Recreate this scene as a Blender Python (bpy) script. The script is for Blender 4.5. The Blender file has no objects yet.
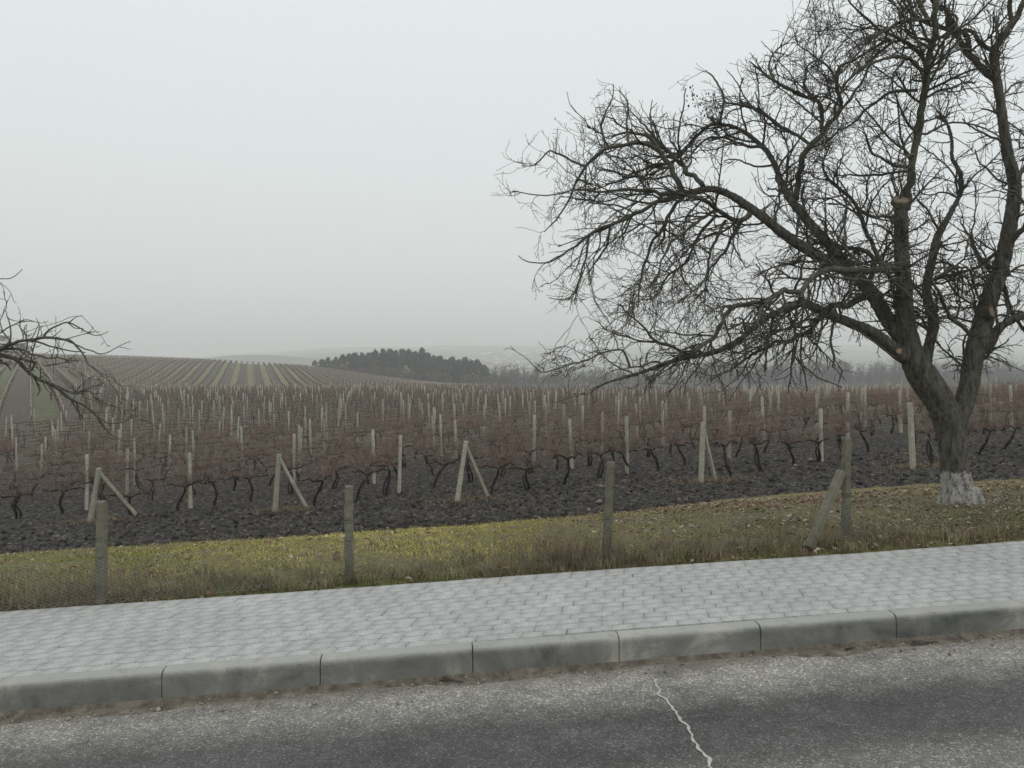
import bpy, bmesh, math, random
import numpy as np
from mathutils import Vector, Matrix

random.seed(7)
rng = np.random.default_rng(7)
scene = bpy.context.scene
col = scene.collection

# ------------------------------------------------------------------ camera, world, sun, exposure
F, CX, HY, H = 760.0, 512.0, 368.0, 2.054          # focal length (px), centre column, horizon row, eye height (m)
cam_d = bpy.data.cameras.new('camera'); cam = bpy.data.objects.new('camera', cam_d); col.objects.link(cam)
cam_d.sensor_width = 36.0; cam_d.lens = F / 1024 * 36.0; cam_d.shift_y = -(384 - HY) / 1024
cam_d.clip_start = 0.05; cam_d.clip_end = 20000
cam.location = (0, 0, H); cam.rotation_euler = (math.radians(90), 0, 0)
scene.camera = cam

SUN_EL, SUN_ROT = math.radians(42), math.radians(-120)
world = bpy.data.worlds.new('World'); scene.world = world; world.use_nodes = True
wn, wl = world.node_tree.nodes, world.node_tree.links
wn.clear()
wo = wn.new('ShaderNodeOutputWorld'); wb = wn.new('ShaderNodeBackground'); wl.new(wb.outputs[0], wo.inputs[0])
sky = wn.new('ShaderNodeTexSky'); sky.sky_type = 'NISHITA'; sky.sun_disc = False
sky.sun_elevation = SUN_EL; sky.sun_rotation = SUN_ROT; sky.dust_density = 5; sky.air_density = 1
hs = wn.new('ShaderNodeHueSaturation'); hs.inputs['Saturation'].default_value = 0.12; wl.new(sky.outputs[0], hs.inputs['Color'])
tcw = wn.new('ShaderNodeTexCoord'); sx = wn.new('ShaderNodeSeparateXYZ'); wl.new(tcw.outputs['Generated'], sx.inputs[0])
rmp = wn.new('ShaderNodeValToRGB'); wl.new(sx.outputs['Z'], rmp.inputs[0])
cr = rmp.color_ramp; cr.elements[0].position = 0.0; cr.elements[0].color = (0.83, 0.85, 0.845, 1)
cr.elements[1].position = 1.0; cr.elements[1].color = (0.97, 1.0, 1.0, 1)
e = cr.elements.new(0.30); e.color = (0.83, 0.885, 0.895, 1)
sc_ = wn.new('ShaderNodeVectorMath'); sc_.operation = 'SCALE'; sc_.inputs['Scale'].default_value = 9.6; wl.new(rmp.outputs[0], sc_.inputs[0])
mxw = wn.new('ShaderNodeMix'); mxw.data_type = 'RGBA'; mxw.inputs['Factor'].default_value = 0.92
wl.new(hs.outputs[0], mxw.inputs[6]); wl.new(sc_.outputs[0], mxw.inputs[7]); wl.new(mxw.outputs[2], wb.inputs[0])
wb.inputs[1].default_value = 0.11

sun_d = bpy.data.lights.new('sun', 'SUN'); sun_o = bpy.data.objects.new('sun', sun_d); col.objects.link(sun_o)
sun_d.energy = 0.7; sun_d.angle = math.radians(40); sun_d.color = (1, 0.97, 0.93)
sun_o.rotation_euler = (math.radians(48), 0, math.radians(60))
scene.view_settings.view_transform = 'Standard'; scene.view_settings.look = 'None'
scene.view_settings.exposure = 0.0; scene.view_settings.gamma = 1.0; scene.view_settings.use_curve_mapping = False
scene.cycles.volume_bounces = 6; scene.cycles.max_bounces = 8; scene.cycles.diffuse_bounces = 3
scene.cycles.use_denoising = True; scene.cycles.denoiser = 'OPENIMAGEDENOISE'; scene.cycles.denoising_prefilter = 'NONE'; scene.cycles.denoising_input_passes = 'RGB_ALBEDO_NORMAL'
scene.cycles.volume_step_rate = 4

# ------------------------------------------------------------------ small tools
def tag(o, label=None, cat=None, group=None, kind=None):
    if label: o['label'] = label
    if cat: o['category'] = cat
    if group: o['group'] = group
    if kind: o['kind'] = kind
    return o

def link(name, data, parent=None):
    o = bpy.data.objects.new(name, data); col.objects.link(o)
    if parent is not None: o.parent = parent
    return o

def empty(name, loc, rz=0.0):
    o = link(name, None); o.location = loc; o.rotation_euler = (0, 0, rz); o.empty_display_size = 0.2
    return o

def mk(name, V, faces, mats=(), colr=None, smooth=False, midx=None, uv=None, attrs=None):
    """mesh from numpy arrays; faces = list of (n,k) index arrays"""
    me = bpy.data.meshes.new(name)
    V = np.asarray(V, np.float32)
    fs = [np.asarray(f, np.int32) for f in faces if len(f)]
    li = np.concatenate([f.ravel() for f in fs]); tot = np.concatenate([np.full(len(f), f.shape[1], np.int32) for f in fs])
    st = np.concatenate([[0], np.cumsum(tot)[:-1]]).astype(np.int32)
    me.vertices.add(len(V)); me.vertices.foreach_set('co', V.ravel())
    me.loops.add(len(li)); me.loops.foreach_set('vertex_index', li)
    me.polygons.add(len(tot)); me.polygons.foreach_set('loop_start', st)
    if smooth: me.polygons.foreach_set('use_smooth', np.ones(len(tot), bool))
    for m in mats: me.materials.append(m)
    if midx is not None: me.polygons.foreach_set('material_index', np.asarray(midx, np.int32))
    if colr is not None:
        a = me.color_attributes.new('Col', 'FLOAT_COLOR', 'POINT')
        c = np.ones((len(V), 4), np.float32); c[:, :3] = colr; a.data.foreach_set('color', c.ravel())
    for k, v in (attrs or {}).items():
        a = me.attributes.new(k, 'FLOAT', 'POINT'); a.data.foreach_set('value', np.asarray(v, np.float32))
    me.update(calc_edges=True); me.validate(verbose=False)
    return me

class MB:
    """gathers pieces into one mesh"""
    def __init__(s): s.V = []; s.F = {3: [], 4: []}; s.C = []; s.n = 0
    def add(s, V, F, c=None):
        V = np.asarray(V, float).reshape(-1, 3); F = np.asarray(F)
        s.F.setdefault(F.shape[1], []).append(F + s.n); s.V.append(V); s.n += len(V)
        if c is not None:
            s.C.append(np.broadcast_to(np.asarray(c, float), (len(V), 3)))
        return s
    def addm(s, V, Fs, c=None):
        V = np.asarray(V, float).reshape(-1, 3)
        for F in Fs: s.F.setdefault(np.asarray(F).shape[1], []).append(np.asarray(F) + s.n)
        s.V.append(V); s.n += len(V)
        if c is not None: s.C.append(np.broadcast_to(np.asarray(c, float), (len(V), 3)))
    def mesh(s, name, mats, smooth=False):
        fs = [np.concatenate(v) for v in s.F.values() if v]
        return mk(name, np.concatenate(s.V), fs, mats, np.concatenate(s.C) if s.C else None, smooth)

def tubes(P, R, sides=4, cap=False):
    """P (N,K,3) centre lines, R (N,K) radii -> verts, quads"""
    P = np.asarray(P, float); R = np.asarray(R, float)
    N, K, _ = P.shape
    T = np.empty_like(P); T[:, 1:-1] = P[:, 2:] - P[:, :-2]; T[:, 0] = P[:, 1] - P[:, 0]; T[:, -1] = P[:, -1] - P[:, -2]
    T /= np.linalg.norm(T, axis=2, keepdims=True) + 1e-9
    m = P[:, -1] - P[:, 0]; ax = np.argmin(np.abs(m), axis=1)
    ref = np.zeros((N, 3)); ref[np.arange(N), ax] = 1
    A = np.cross(T, ref[:, None, :]); A /= np.linalg.norm(A, axis=2, keepdims=True) + 1e-9
    B = np.cross(T, A)
    th = np.arange(sides) / sides * 2 * np.pi
    V = P[:, :, None, :] + R[:, :, None, None] * (A[:, :, None, :] * np.cos(th)[None, None, :, None] + B[:, :, None, :] * np.sin(th)[None, None, :, None])
    idx = np.arange(N * K * sides).reshape(N, K, sides); nx = np.roll(idx, -1, axis=2)
    Q = np.stack([idx[:, :-1], nx[:, :-1], nx[:, 1:], idx[:, 1:]], axis=-1).reshape(-1, 4)
    return V.reshape(-1, 3), Q

def box_vf(cx, cy, cz, sx, sy, sz):
    V = np.array([[x, y, z] for z in (-.5, .5) for y in (-.5, .5) for x in (-.5, .5)]) * [sx, sy, sz] + [cx, cy, cz]
    Fq = np.array([[0, 2, 3, 1], [4, 5, 7, 6], [0, 1, 5, 4], [2, 6, 7, 3], [0, 4, 6, 2], [1, 3, 7, 5]])
    return V, Fq

# numpy value noise
_perm = np.random.default_rng(3).permutation(65536).astype(np.int64)
def _h(ix, iy, s=0): return _perm[(_perm[(ix + s * 131) & 65535] + iy) & 65535] / 65535.0
def vn(x, y, s=0):
    ix = np.floor(x).astype(np.int64); iy = np.floor(y).astype(np.int64); fx = x - ix; fy = y - iy
    fx = fx * fx * (3 - 2 * fx); fy = fy * fy * (3 - 2 * fy)
    a = _h(ix, iy, s); b = _h(ix + 1, iy, s); c = _h(ix, iy + 1, s); d = _h(ix + 1, iy + 1, s)
    return (a + (b - a) * fx) + ((c + (d - c) * fx) - (a + (b - a) * fx)) * fy
def fbm(x, y, o=3, s=0):
    r = 0; a = .5
    for k in range(o): r = r + a * vn(x * 2 ** k + 17.3 * k, y * 2 ** k - 9.1 * k, s + k); a *= .5
    return r / (1 - .5 ** o)
def sm(t): t = np.clip(t, 0, 1); return t * t * (3 - 2 * t)

# ------------------------------------------------------------------ the lie of the land
MK = 0.10; CN = math.sqrt(1 + MK * MK); Y0 = 5.10; SW = 1.64      # road line Y = Y0 + MK*X, pavement width
def st(X, Y): return (X + (Y - Y0) * MK) / CN, ((Y - Y0) - MK * X) / CN
def xy(s, t): return (s - MK * t) / CN, Y0 + (MK * s + t) / CN
def road_z(s): return 0.0417 * 80 * np.tanh(s / 80)
A_ = lambda px: (px - CX) / F
crest_a = np.array([A_(p) for p in (-400, 0, 60, 100, 200, 300, 340, 400, 450, 500, 700, 1400)])
crest_y = np.array([350, 353, 355.5, 357, 361, 367, 372.5, 381, 386, 389, 392, 392.])
crest_z = H + (HY - crest_y) / F * 360
far_a = np.array([A_(p) for p in (-600, 150, 200, 330, 480, 600, 800, 1024, 1600)])
far_y = np.array([358, 358, 357, 347.5, 345.5, 347, 344, 346, 350.])
far_z = H + (HY - far_y) / F * 3500
def terrain(X, Y, detail=False):
    X = np.asarray(X, float); Y = np.asarray(Y, float)
    s, t = st(X, Y); zr = road_z(s)
    w = np.where(Y > 21, np.exp(-((Y - 21) / 50.) ** 2), 1.)
    fld = -1.55 - .010 * (np.clip(Y, -100, 200) - 21) + .072 * 60 * np.tanh(X / 60) * w
    Yc = np.maximum(Y, 1.); a = np.clip(X / Yc, -3, 3)
    zc = np.interp(a, crest_a, crest_z); zf = np.interp(a, far_a, far_z)
    z = np.where(Y > 185, fld + (zc - fld) * sm((Y - 185) / 175.), fld)
    zl = np.where(Y > 66, fld + (zc - fld) * np.clip((Y - 66) / 294., 0, 1) ** 1.05, fld)
    fl = sm((-.50 - a) / .08) * (Y <= 360); z = z * (1 - fl) + zl * fl
    z = np.where(Y > 360, zc + (-26 - zc) * sm((Y - 360) / 340.), z)
    z = np.where(Y > 700, -26 + 14 * sm((Y - 700) / 500.), z)
    z = np.where(Y > 1100, -12 + 1.4 + (zf + 10.6) * np.clip((Y - 1100) / 2400., 0, 1) ** 1.0, z)
    z = np.where(Y > 3500, zf - (Y - 3500) * .03, z)
    z = z + np.where(Y > 800, 28 * np.exp(-((X + 500) / 160.) ** 2 - ((Y - 1400) / 200.) ** 2), 0)
    z = z + np.where(Y > 1000, (fbm(X / 260., Y / 260., 3, 5) - .5) * 14 * sm((Y - 1000) / 600.), 0)
    D = t - SW
    z = np.where(D > 0, (zr + .17) + (z - zr - .17) * sm((D - .4) / 12.5), z)
    und = (zr + .17) - .35 * sm(-D / .5)
    z = np.where((D <= 0) & (t > -7.6), und, z)
    z = np.where(t <= -7.6, zr - .18 + .25 * sm((-7.6 - t) / 1.5) - .02 * np.maximum(0, np.minimum(-9 - t, 60)), z)
    return z
def hit(px, py, y1=400.):
    Ys = np.geomspace(2.5, y1, 6000); a = (px - CX) / F
    los = H - (py - HY) / F * Ys; d = los - terrain(a * Ys, Ys)
    D = st(a * Ys, Ys)[1]
    i = np.argmax((d < 0) & (D > SW + .02)); Yh = Ys[i]
    return a * Yh, Yh, float(terrain(a * Yh, Yh))

bpts = [(-200, 572), (0, 556), (150, 547), (300, 538), (450, 527), (560, 519), (640, 512), (700, 503), (760, 496), (860, 489), (950, 484), (1024, 478), (1250, 462)]
bs, bd = [], []
for p in bpts:
    x_, y_, _ = hit(*p); s_, t_ = st(x_, y_); bs.append(s_); bd.append(t_ - SW)
bs, bd = np.array(bs), np.array(bd)
def grass_mask(X, Y):
    s, t = st(X, Y); D = t - SW
    b = np.interp(s, bs, bd) + (fbm(s * 1.1, D * 1.1, 3, 11) - .5) * .9
    return np.clip((b - D) / .25 + .5, 0, 1)

# ------------------------------------------------------------------ materials
def M(name, build):
    m = bpy.data.materials.new(name); m.use_nodes = True
    nt = m.node_tree; nt.nodes.clear()
    out = nt.nodes.new('ShaderNodeOutputMaterial'); b = nt.nodes.new('ShaderNodeBsdfPrincipled'); nt.links.new(b.outputs[0], out.inputs[0])
    b.inputs['Roughness'].default_value = .9; b.inputs['Specular IOR Level'].default_value = .25
    build(NT(nt), b); return m
class NT:
    def __init__(s, nt): s.nt = nt
    def n(s, t, **k):
        x = s.nt.nodes.new(t)
        for a, v in k.items(): setattr(x, a, v)
        return x
    def l(s, a, b): s.nt.links.new(a, b)
    def pos(s, scale=(1, 1, 1), obj=True):
        c = s.n('ShaderNodeTexCoord').outputs['Object'] if obj else s.n('ShaderNodeNewGeometry').outputs['Position']
        m = s.n('ShaderNodeMapping'); m.inputs['Scale'].default_value = scale; s.l(c, m.inputs[0]); return m.outputs[0]
    def noise(s, v, scale, det=4, rough=.6, dist=0):
        x = s.n('ShaderNodeTexNoise'); x.inputs['Scale'].default_value = scale; x.inputs['Detail'].default_value = det
        x.inputs['Roughness'].default_value = rough; x.inputs['Distortion'].default_value = dist; s.l(v, x.inputs['Vector']); return x.outputs['Fac']
    def voro(s, v, scale, feat='F1', out='Distance'):
        x = s.n('ShaderNodeTexVoronoi', feature=feat); x.inputs['Scale'].default_value = scale; s.l(v, x.inputs['Vector']); return x.outputs[out]
    def ramp(s, f, *st_):
        x = s.n('ShaderNodeValToRGB'); s.l(f, x.inputs[0]); r = x.color_ramp
        while len(r.elements) > 1: r.elements.remove(r.elements[-1])
        for i, (p, c) in enumerate(st_):
            if not hasattr(c, '__len__'): c = (c, c, c)
            e = r.elements[0] if i == 0 else r.elements.new(p)
            e.position = p; e.color = (*c, 1)
        return x.outputs[0]
    def mix(s, f, a, b, mode='MIX'):
        x = s.n('ShaderNodeMix', data_type='RGBA', blend_type=mode)
        for sock, v in ((x.inputs[0], f), (x.inputs[6], a), (x.inputs[7], b)):
            if hasattr(v, 'is_linked'): s.l(v, sock)
            elif hasattr(v, '__len__'): sock.default_value = (*v, 1)
            else: sock.default_value = v
        return x.outputs[2]
    def math(s, op, a, b=0., c=0.):
        x = s.n('ShaderNodeMath', operation=op)
        for k, v in enumerate((a, b, c)):
            if hasattr(v, 'is_linked'): s.l(v, x.inputs[k])
            else: x.inputs[k].default_value = v
        return x.outputs[0]
    def attr(s, name, o='Fac'):
        x = s.n('ShaderNodeAttribute', attribute_name=name); return x.outputs[o]
    def bump(s, b, h, strength=.5, dist=.02):
        x = s.n('ShaderNodeBump'); x.inputs['Strength'].default_value = strength; x.inputs['Distance'].default_value = dist
        s.l(h, x.inputs['Height']); s.l(x.outputs[0], b.inputs['Normal'])

def m_asphalt(n, b):
    p = n.pos(obj=True)                     # object space: x = s, y = t
    sp = n.n('ShaderNodeSeparateXYZ'); n.l(p, sp.inputs[0])
    t = sp.outputs['Y']
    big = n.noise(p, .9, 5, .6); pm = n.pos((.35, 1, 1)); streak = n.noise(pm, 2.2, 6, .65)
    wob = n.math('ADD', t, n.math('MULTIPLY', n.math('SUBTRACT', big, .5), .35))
    # darker, smoother band 0.5-1.3 m from the kerb, pale dusty edge beside it
    dark_band = n.ramp(n.math('MULTIPLY', wob, -.3), (.10, 0.), (.22, 1.), (.36, 1.), (.47, .15), (.75, .1), (.85, .8))
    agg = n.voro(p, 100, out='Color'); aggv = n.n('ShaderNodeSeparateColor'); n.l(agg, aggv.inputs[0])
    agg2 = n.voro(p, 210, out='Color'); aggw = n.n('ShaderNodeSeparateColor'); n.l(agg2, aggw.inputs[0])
    base = n.mix(dark_band, (.245, .234, .216), (.082, .080, .078))
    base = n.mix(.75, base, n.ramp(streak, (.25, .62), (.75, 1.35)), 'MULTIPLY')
    st1 = n.ramp(aggv.outputs[0], (.0, .62), (.6, .95), (.84, 1.2), (.95, 2.1))
    st2 = n.ramp(aggw.outputs[0], (.0, .6), (.6, 1.), (.9, 1.75))
    c = n.mix(.8, base, st1, 'MULTIPLY'); c = n.mix(.65, c, st2, 'MULTIPLY'); c = n.mix(.8, c, n.ramp(n.noise(p, 6, 7, .75), (.35, .72), (.65, 1.28)), 'MULTIPLY')
    oil = n.ramp(n.noise(n.pos((.8, 1, 1)), 1.7, 3, .5), (.62, 0.), (.72, .45)); c = n.mix(oil, c, (.06, .058, .056))
    dust = n.ramp(n.math('MULTIPLY', n.math('ADD', t, n.math('MULTIPLY', n.math('SUBTRACT', n.noise(p, 2.6, 6, .7), .5), .42)), -1.), (.02, 1.), (.22, 0.))
    c = n.mix(n.math('MULTIPLY', dust, .8), c, n.mix(n.noise(p, 14, 6, .7), (.10, .085, .065), (.27, .24, .20)))
    n.l(c, b.inputs['Base Color']); n.l(n.ramp(dark_band, (0, .9), (1, .62)), b.inputs['Roughness'])
    n.bump(b, n.math('ADD', aggv.outputs[0], n.math('MULTIPLY', aggw.outputs[0], .6)), .55, .004)
def m_paver(n, b):
    p = n.pos(); c = n.attr('Col', 'Color')
    sp = n.ramp(n.noise(p, 120, 5, .85), (.36, .55), (.5, 1.), (.64, 1.45))
    blot = n.ramp(n.noise(p, 1.1, 5, .7), (.3, .84), (.7, 1.1))
    c = n.mix(.85, c, sp, 'MULTIPLY'); c = n.mix(.8, c, blot, 'MULTIPLY')
    spots = n.ramp(n.noise(p, 7.5, 2, .5), (.70, 1.), (.78, .55)); c = n.mix(.6, c, spots, 'MULTIPLY')
    n.l(c, b.inputs['Base Color']); n.bump(b, n.noise(p, 120, 5, .85), .8, .005)
def m_kerb(n, b):
    p = n.pos(); geo = n.n('ShaderNodeNewGeometry')
    v = n.noise(p, 2.3, 6, .65, .6); fine = n.noise(p, 160, 3, .7)
    isl = n.n('ShaderNodeNewGeometry').outputs['Random Per Island']
    c = n.ramp(v, (.34, (.10, .105, .097)), (.47, (.17, .173, .16)), (.56, (.21, .21, .195)), (.62, (.28, .275, .25)), (.7, (.36, .35, .315)))
    c = n.mix(.8, c, n.ramp(isl, (0, .80), (1, 1.15)), 'MULTIPLY')
    c = n.mix(.6, c, n.ramp(fine, (.3, .72), (.7, 1.25)), 'MULTIPLY')
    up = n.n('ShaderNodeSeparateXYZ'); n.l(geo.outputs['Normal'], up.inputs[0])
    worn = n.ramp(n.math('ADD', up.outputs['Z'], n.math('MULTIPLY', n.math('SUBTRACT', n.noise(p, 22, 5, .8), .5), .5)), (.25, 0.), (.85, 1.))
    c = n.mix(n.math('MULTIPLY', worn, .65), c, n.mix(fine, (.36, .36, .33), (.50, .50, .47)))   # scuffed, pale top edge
    sp = n.n('ShaderNodeSeparateXYZ'); n.l(p, sp.inputs[0])
    dirt = n.noise(n.pos((1.2, 1, 5)), 5, 6, .7)
    n.l(n.mix(n.math('MULTIPLY', n.ramp(dirt, (.55, 0.), (.75, 1.)), .5), c, (.11, .10, .085)), b.inputs['Base Color'])
    n.bump(b, n.math('ADD', fine, n.math('MULTIPLY', v, 2.)), .4, .004)
def strips(n, p, ang_dir, period, off=0.):
    """alternating grass and tilled alleys between the rows"""
    d = n.n('ShaderNodeVectorMath', operation='DOT_PRODUCT'); n.l(p, d.inputs[0])
    L = math.hypot(*ang_dir); d.inputs[1].default_value = (ang_dir[1] / L / period, -ang_dir[0] / L / period, 0)
    v = n.math('ADD', d.outputs['Value'], off + 100)
    w = n.math('ADD', v, n.math('MULTIPLY', n.math('SUBTRACT', n.noise(p, .09, 4, .6), .5), .25))
    return n.math('FRACT', w)
D1, PER1 = (-.634, 1.), 5.2
_hx, _hy, _ = hit(31, 431)
O1 = .08 - ((_hx * D1[1] - _hy * D1[0]) / math.hypot(*D1) / PER1) % 1.
D2, PER2 = (-.345, 1.), 4.8
def m_ground(n, b):
    p = n.pos()
    soilv = n.noise(p, 7, 8, .72); big = n.noise(p, .5, 4, .6)
    soil = n.ramp(soilv, (.40, (.010, .009, .008)), (.49, (.036, .032, .028)), (.56, (.070, .062, .053)), (.64, (.17, .155, .13)))
    wisp = n.ramp(n.noise(n.pos((1, 1, 1)), 24, 5, .8), (.60, 0.), (.72, .8))
    soil = n.mix(n.math('MULTIPLY', wisp, n.ramp(big, (.4, .3), (.65, .9))), soil, (.19, .165, .11))
    grassv = n.noise(p, 11, 6, .75)
    grass = n.ramp(grassv, (.3, (.075, .075, .025)), (.5, (.17, .16, .055)), (.7, (.27, .24, .10)))
    litter = n.ramp(n.voro(p, 22, out='Color'), (.0, (.09, .06, .04)), (1., (.25, .19, .14)))
    grass = n.mix(n.ramp(n.noise(p, 1.7, 5, .7), (.45, 0.), (.65, .55)), grass, litter)
    far = n.ramp(n.noise(p, .35, 6, .7), (.3, (.050, .046, .040)), (.5, (.085, .078, .058)), (.7, (.12, .11, .072)))
    far = n.mix(n.ramp(n.noise(p, .035, 4, .6), (.52, 0.), (.62, .8)), far, (.095, .105, .045))
    c = n.mix(n.attr('midf'), soil, far)
    f1 = strips(n, p, D1, PER1, O1)
    g1 = n.ramp(f1, (.04, 0.), (.20, .9), (.44, .9), (.60, 0.))
    gr = n.mix(n.ramp(n.noise(p, 1.2, 8, .8), (.38, 0.), (.62, 1.)), (.045, .055, .024), (.155, .16, .075))
    sl = n.mix(n.ramp(n.noise(p, 1.5, 8, .8), (.38, 0.), (.62, 1.)), (.040, .034, .027), (.13, .112, .088))
    c = n.mix(n.attr('blk1'), c, n.mix(g1, sl, gr))
    f2 = strips(n, p, D2, PER2, .3)
    g2 = n.ramp(f2, (.10, 0.), (.20, 1.), (.50, 1.), (.60, 0.))
    gr2 = n.mix(n.noise(p, .05, 5, .75), (.10, .105, .045), (.21, .215, .095))
    c = n.mix(n.attr('blk2'), c, n.mix(g2, n.mix(n.noise(p, .3, 4, .7), (.055, .044, .034), (.105, .086, .064)), gr2))
    c = n.mix(n.attr('grass'), c, grass)
    vor = n.voro(n.pos((1, .45, 1)), .006, out='Color')
    vs = n.n('ShaderNodeSeparateColor'); n.l(vor, vs.inputs[0])
    fields = n.ramp(vs.outputs[0], (.0, (.05, .055, .035)), (.35, (.11, .11, .06)), (.6, (.14, .115, .085)), (.85, (.07, .085, .04)))
    c = n.mix(n.attr('farf'), c, fields)
    n.l(c, b.inputs['Base Color'])
    n.bump(b, n.math('ADD', soilv, n.math('MULTIPLY', n.noise(p, 34, 5, .7), .35)), .9, .06)
def m_col(rough=.85, trans=0.):
    def f(n, b):
        n.l(n.attr('Col', 'Color'), b.inputs['Base Color']); b.inputs['Roughness'].default_value = rough
        if trans: b.inputs['Subsurface Weight'].default_value = 0
    return f
def m_bark(n, b):
    p = n.pos((1, 1, .22)); v = n.noise(p, 22, 7, .7, .4); q = n.noise(n.pos(), 1.6, 4, .6)
    c = n.ramp(v, (.34, (.026, .024, .021)), (.5, (.098, .092, .080)), (.68, (.17, .162, .143)), (.8, (.25, .24, .215)))
    moss = n.ramp(q, (.50, 0.), (.72, .3)); c = n.mix(moss, c, (.115, .122, .075))
    # limewash painted round the foot of the trunk, flaking at its upper edge
    sp = n.n('ShaderNodeSeparateXYZ'); n.l(n.n('ShaderNodeTexCoord').outputs['Object'], sp.inputs[0])
    hgt = n.math('ADD', sp.outputs['Z'], n.math('MULTIPLY', n.math('SUBTRACT', n.noise(n.pos((1, 1, .35)), 16, 6, .75), .5), .22))
    lime = n.math('MULTIPLY', n.ramp(hgt, (.505, 1.), (.53, 0.)), n.ramp(n.noise(n.pos((1, 1, .5)), 13, 7, .78), (.40, 0.), (.50, 1.)))
    lc = n.mix(n.noise(n.pos(), 30, 5, .8), (.28, .26, .24), (.66, .64, .62))
    c = n.mix(n.math('MULTIPLY', lime, .88), c, lc)
    n.l(c, b.inputs['Base Color']); n.bump(b, v, 1., .035)
def m_bark_plain(c0, c1, sc=14):
    def f(n, b):
        v = n.noise(n.pos((1, 1, .5)), sc, 5, .7)
        n.l(n.ramp(v, (.3, c0), (.7, c1)), b.inputs['Base Color']); n.bump(b, v, .6, .01)
    return f
def m_limb(n, b):
    v = n.noise(n.pos(), 18, 6, .7); q = n.noise(n.pos(), 1.3, 3, .6)
    c = n.ramp(v, (.3, (.045, .042, .036)), (.7, (.13, .125, .105)))
    n.l(n.mix(n.ramp(q, (.5, 0.), (.7, .5)), c, (.17, .175, .12)), b.inputs['Base Color']); n.bump(b, v, .6, .012)
def m_conc(dark=1., lichen=.4):
    def f(n, b):
        p = n.pos(); v = n.noise(p, 9, 6, .7); fine = n.noise(p, 90, 4, .8)
        rnd = n.n('ShaderNodeObjectInfo').outputs['Random']
        c = n.ramp(v, (.3, tuple(dark * x for x in (.20, .19, .155))), (.7, tuple(dark * x for x in (.36, .345, .29))))
        c = n.mix(.7, c, n.ramp(fine, (.3, .7), (.7, 1.25)), 'MULTIPLY'); c = n.mix(.9, c, n.ramp(rnd, (0, .75), (1, 1.12)), 'MULTIPLY')
        sp = n.n('ShaderNodeSeparateXYZ'); n.l(p, sp.inputs[0])
        lk = n.math('MULTIPLY', n.ramp(n.noise(p, 15, 5, .7), (.42, 0.), (.6, 1.)), lichen)
        cap = n.math('MULTIPLY', n.ramp(n.math('ADD', sp.outputs['Z'], n.math('MULTIPLY', n.noise(p, 20, 6, .85), .9)), (1.2, 0.), (1.36, 1.)), .0 if lichen < .33 else .65)
        c = n.mix(lk, c, (.17, .175, .075))
        n.l(n.mix(cap, c, (.19, .19, .09)), b.inputs['Base Color']); n.bump(b, n.math('ADD', v, fine), .7, .008)
    return f
def m_flat(c, rough=.85, var=.3, sc=6, metal=0.):
    def f(n, b):
        v = n.noise(n.pos(), sc, 4, .6)
        n.l(n.ramp(v, (.25, tuple(x * (1 - var) for x in c)), (.75, tuple(min(1, x * (1 + var)) for x in c))), b.inputs['Base Color'])
        b.inputs['Roughness'].default_value = rough; b.inputs['Metallic'].default_value = metal
    return f
def m_cut(n, b):
    sp = n.voro(n.pos(), 3.2); w = n.n('ShaderNodeTexWave', wave_type='RINGS', rings_direction='SPHERICAL'); w.inputs['Scale'].default_value = 28; w.inputs['Distortion'].default_value = 2
    n.l(n.pos(), w.inputs['Vector'])
    n.l(n.mix(w.outputs['Fac'], (.17, .125, .09), (.36, .27, .20)), b.inputs['Base Color'])
def m_cane(n, b):
    v = n.noise(n.pos(obj=False), 5, 5, .75); w = n.noise(n.pos(obj=False), .35, 3, .6)
    c = n.ramp(v, (.34, (.060, .040, .032)), (.45, (.18, .122, .102)), (.54, (.27, .20, .165)), (.64, (.40, .35, .26)))
    c = n.mix(.6, c, n.ramp(w, (.35, (.8, .8, .85)), (.65, (1.15, 1.05, .95))), 'MULTIPLY')
    n.l(c, b.inputs['Base Color'])
M_CANE = m_cane
MAT = {}
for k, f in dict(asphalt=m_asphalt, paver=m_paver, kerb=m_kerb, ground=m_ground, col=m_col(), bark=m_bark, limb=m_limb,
                 twig=m_flat((.062, .053, .046), .9, .35, 3), vine_bark=m_bark_plain((.010, .008, .007), (.036, .030, .026), 30),
                 cane=M_CANE, conc=m_conc(1.5, .12), conc_old=m_conc(.55, .35), conc_strut=m_conc(.6, .3), conc_cap=m_conc(.7, 1.6), conc_far=m_conc(1.55, .03),
                 cut=m_cut, wire=m_flat((.33, .325, .31), .6, .3, 8, .5), needle=m_flat((.017, .034, .019), .9, .6, .35),
                 pine_bark=m_flat((.09, .06, .045)), bush=m_flat((.12, .092, .075), .9, .35, .15), wood=m_flat((.06, .055, .052), .9, .35, .05),
                 straw=m_flat((.28, .24, .16), .9, .3, 2), white=m_flat((.80, .81, .82), .5, .05), wall=m_flat((.55, .52, .47), .9, .1, .2),
                 roof_red=m_flat((.24, .12, .09), .9, .2, .2), roof_grey=m_flat((.30, .30, .31), .8, .2, .2), glass=m_flat((.05, .06, .07), .2, .1),
                 dirt=m_bark_plain((.055, .047, .037), (.21, .185, .15), 12), peeled=m_flat((.42, .37, .30), .8, .15),
                 leaf_dry=m_flat((.045, .035, .03), .9, .3, 5), stone=m_flat((.26, .24, .21), .9, .5, 9), crackfill=m_flat((.42, .41, .38), .9, .25, 30),
                 metal_dark=m_flat((.05, .05, .05), .6, .2)).items():
    MAT[k] = M(k, f)

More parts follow.
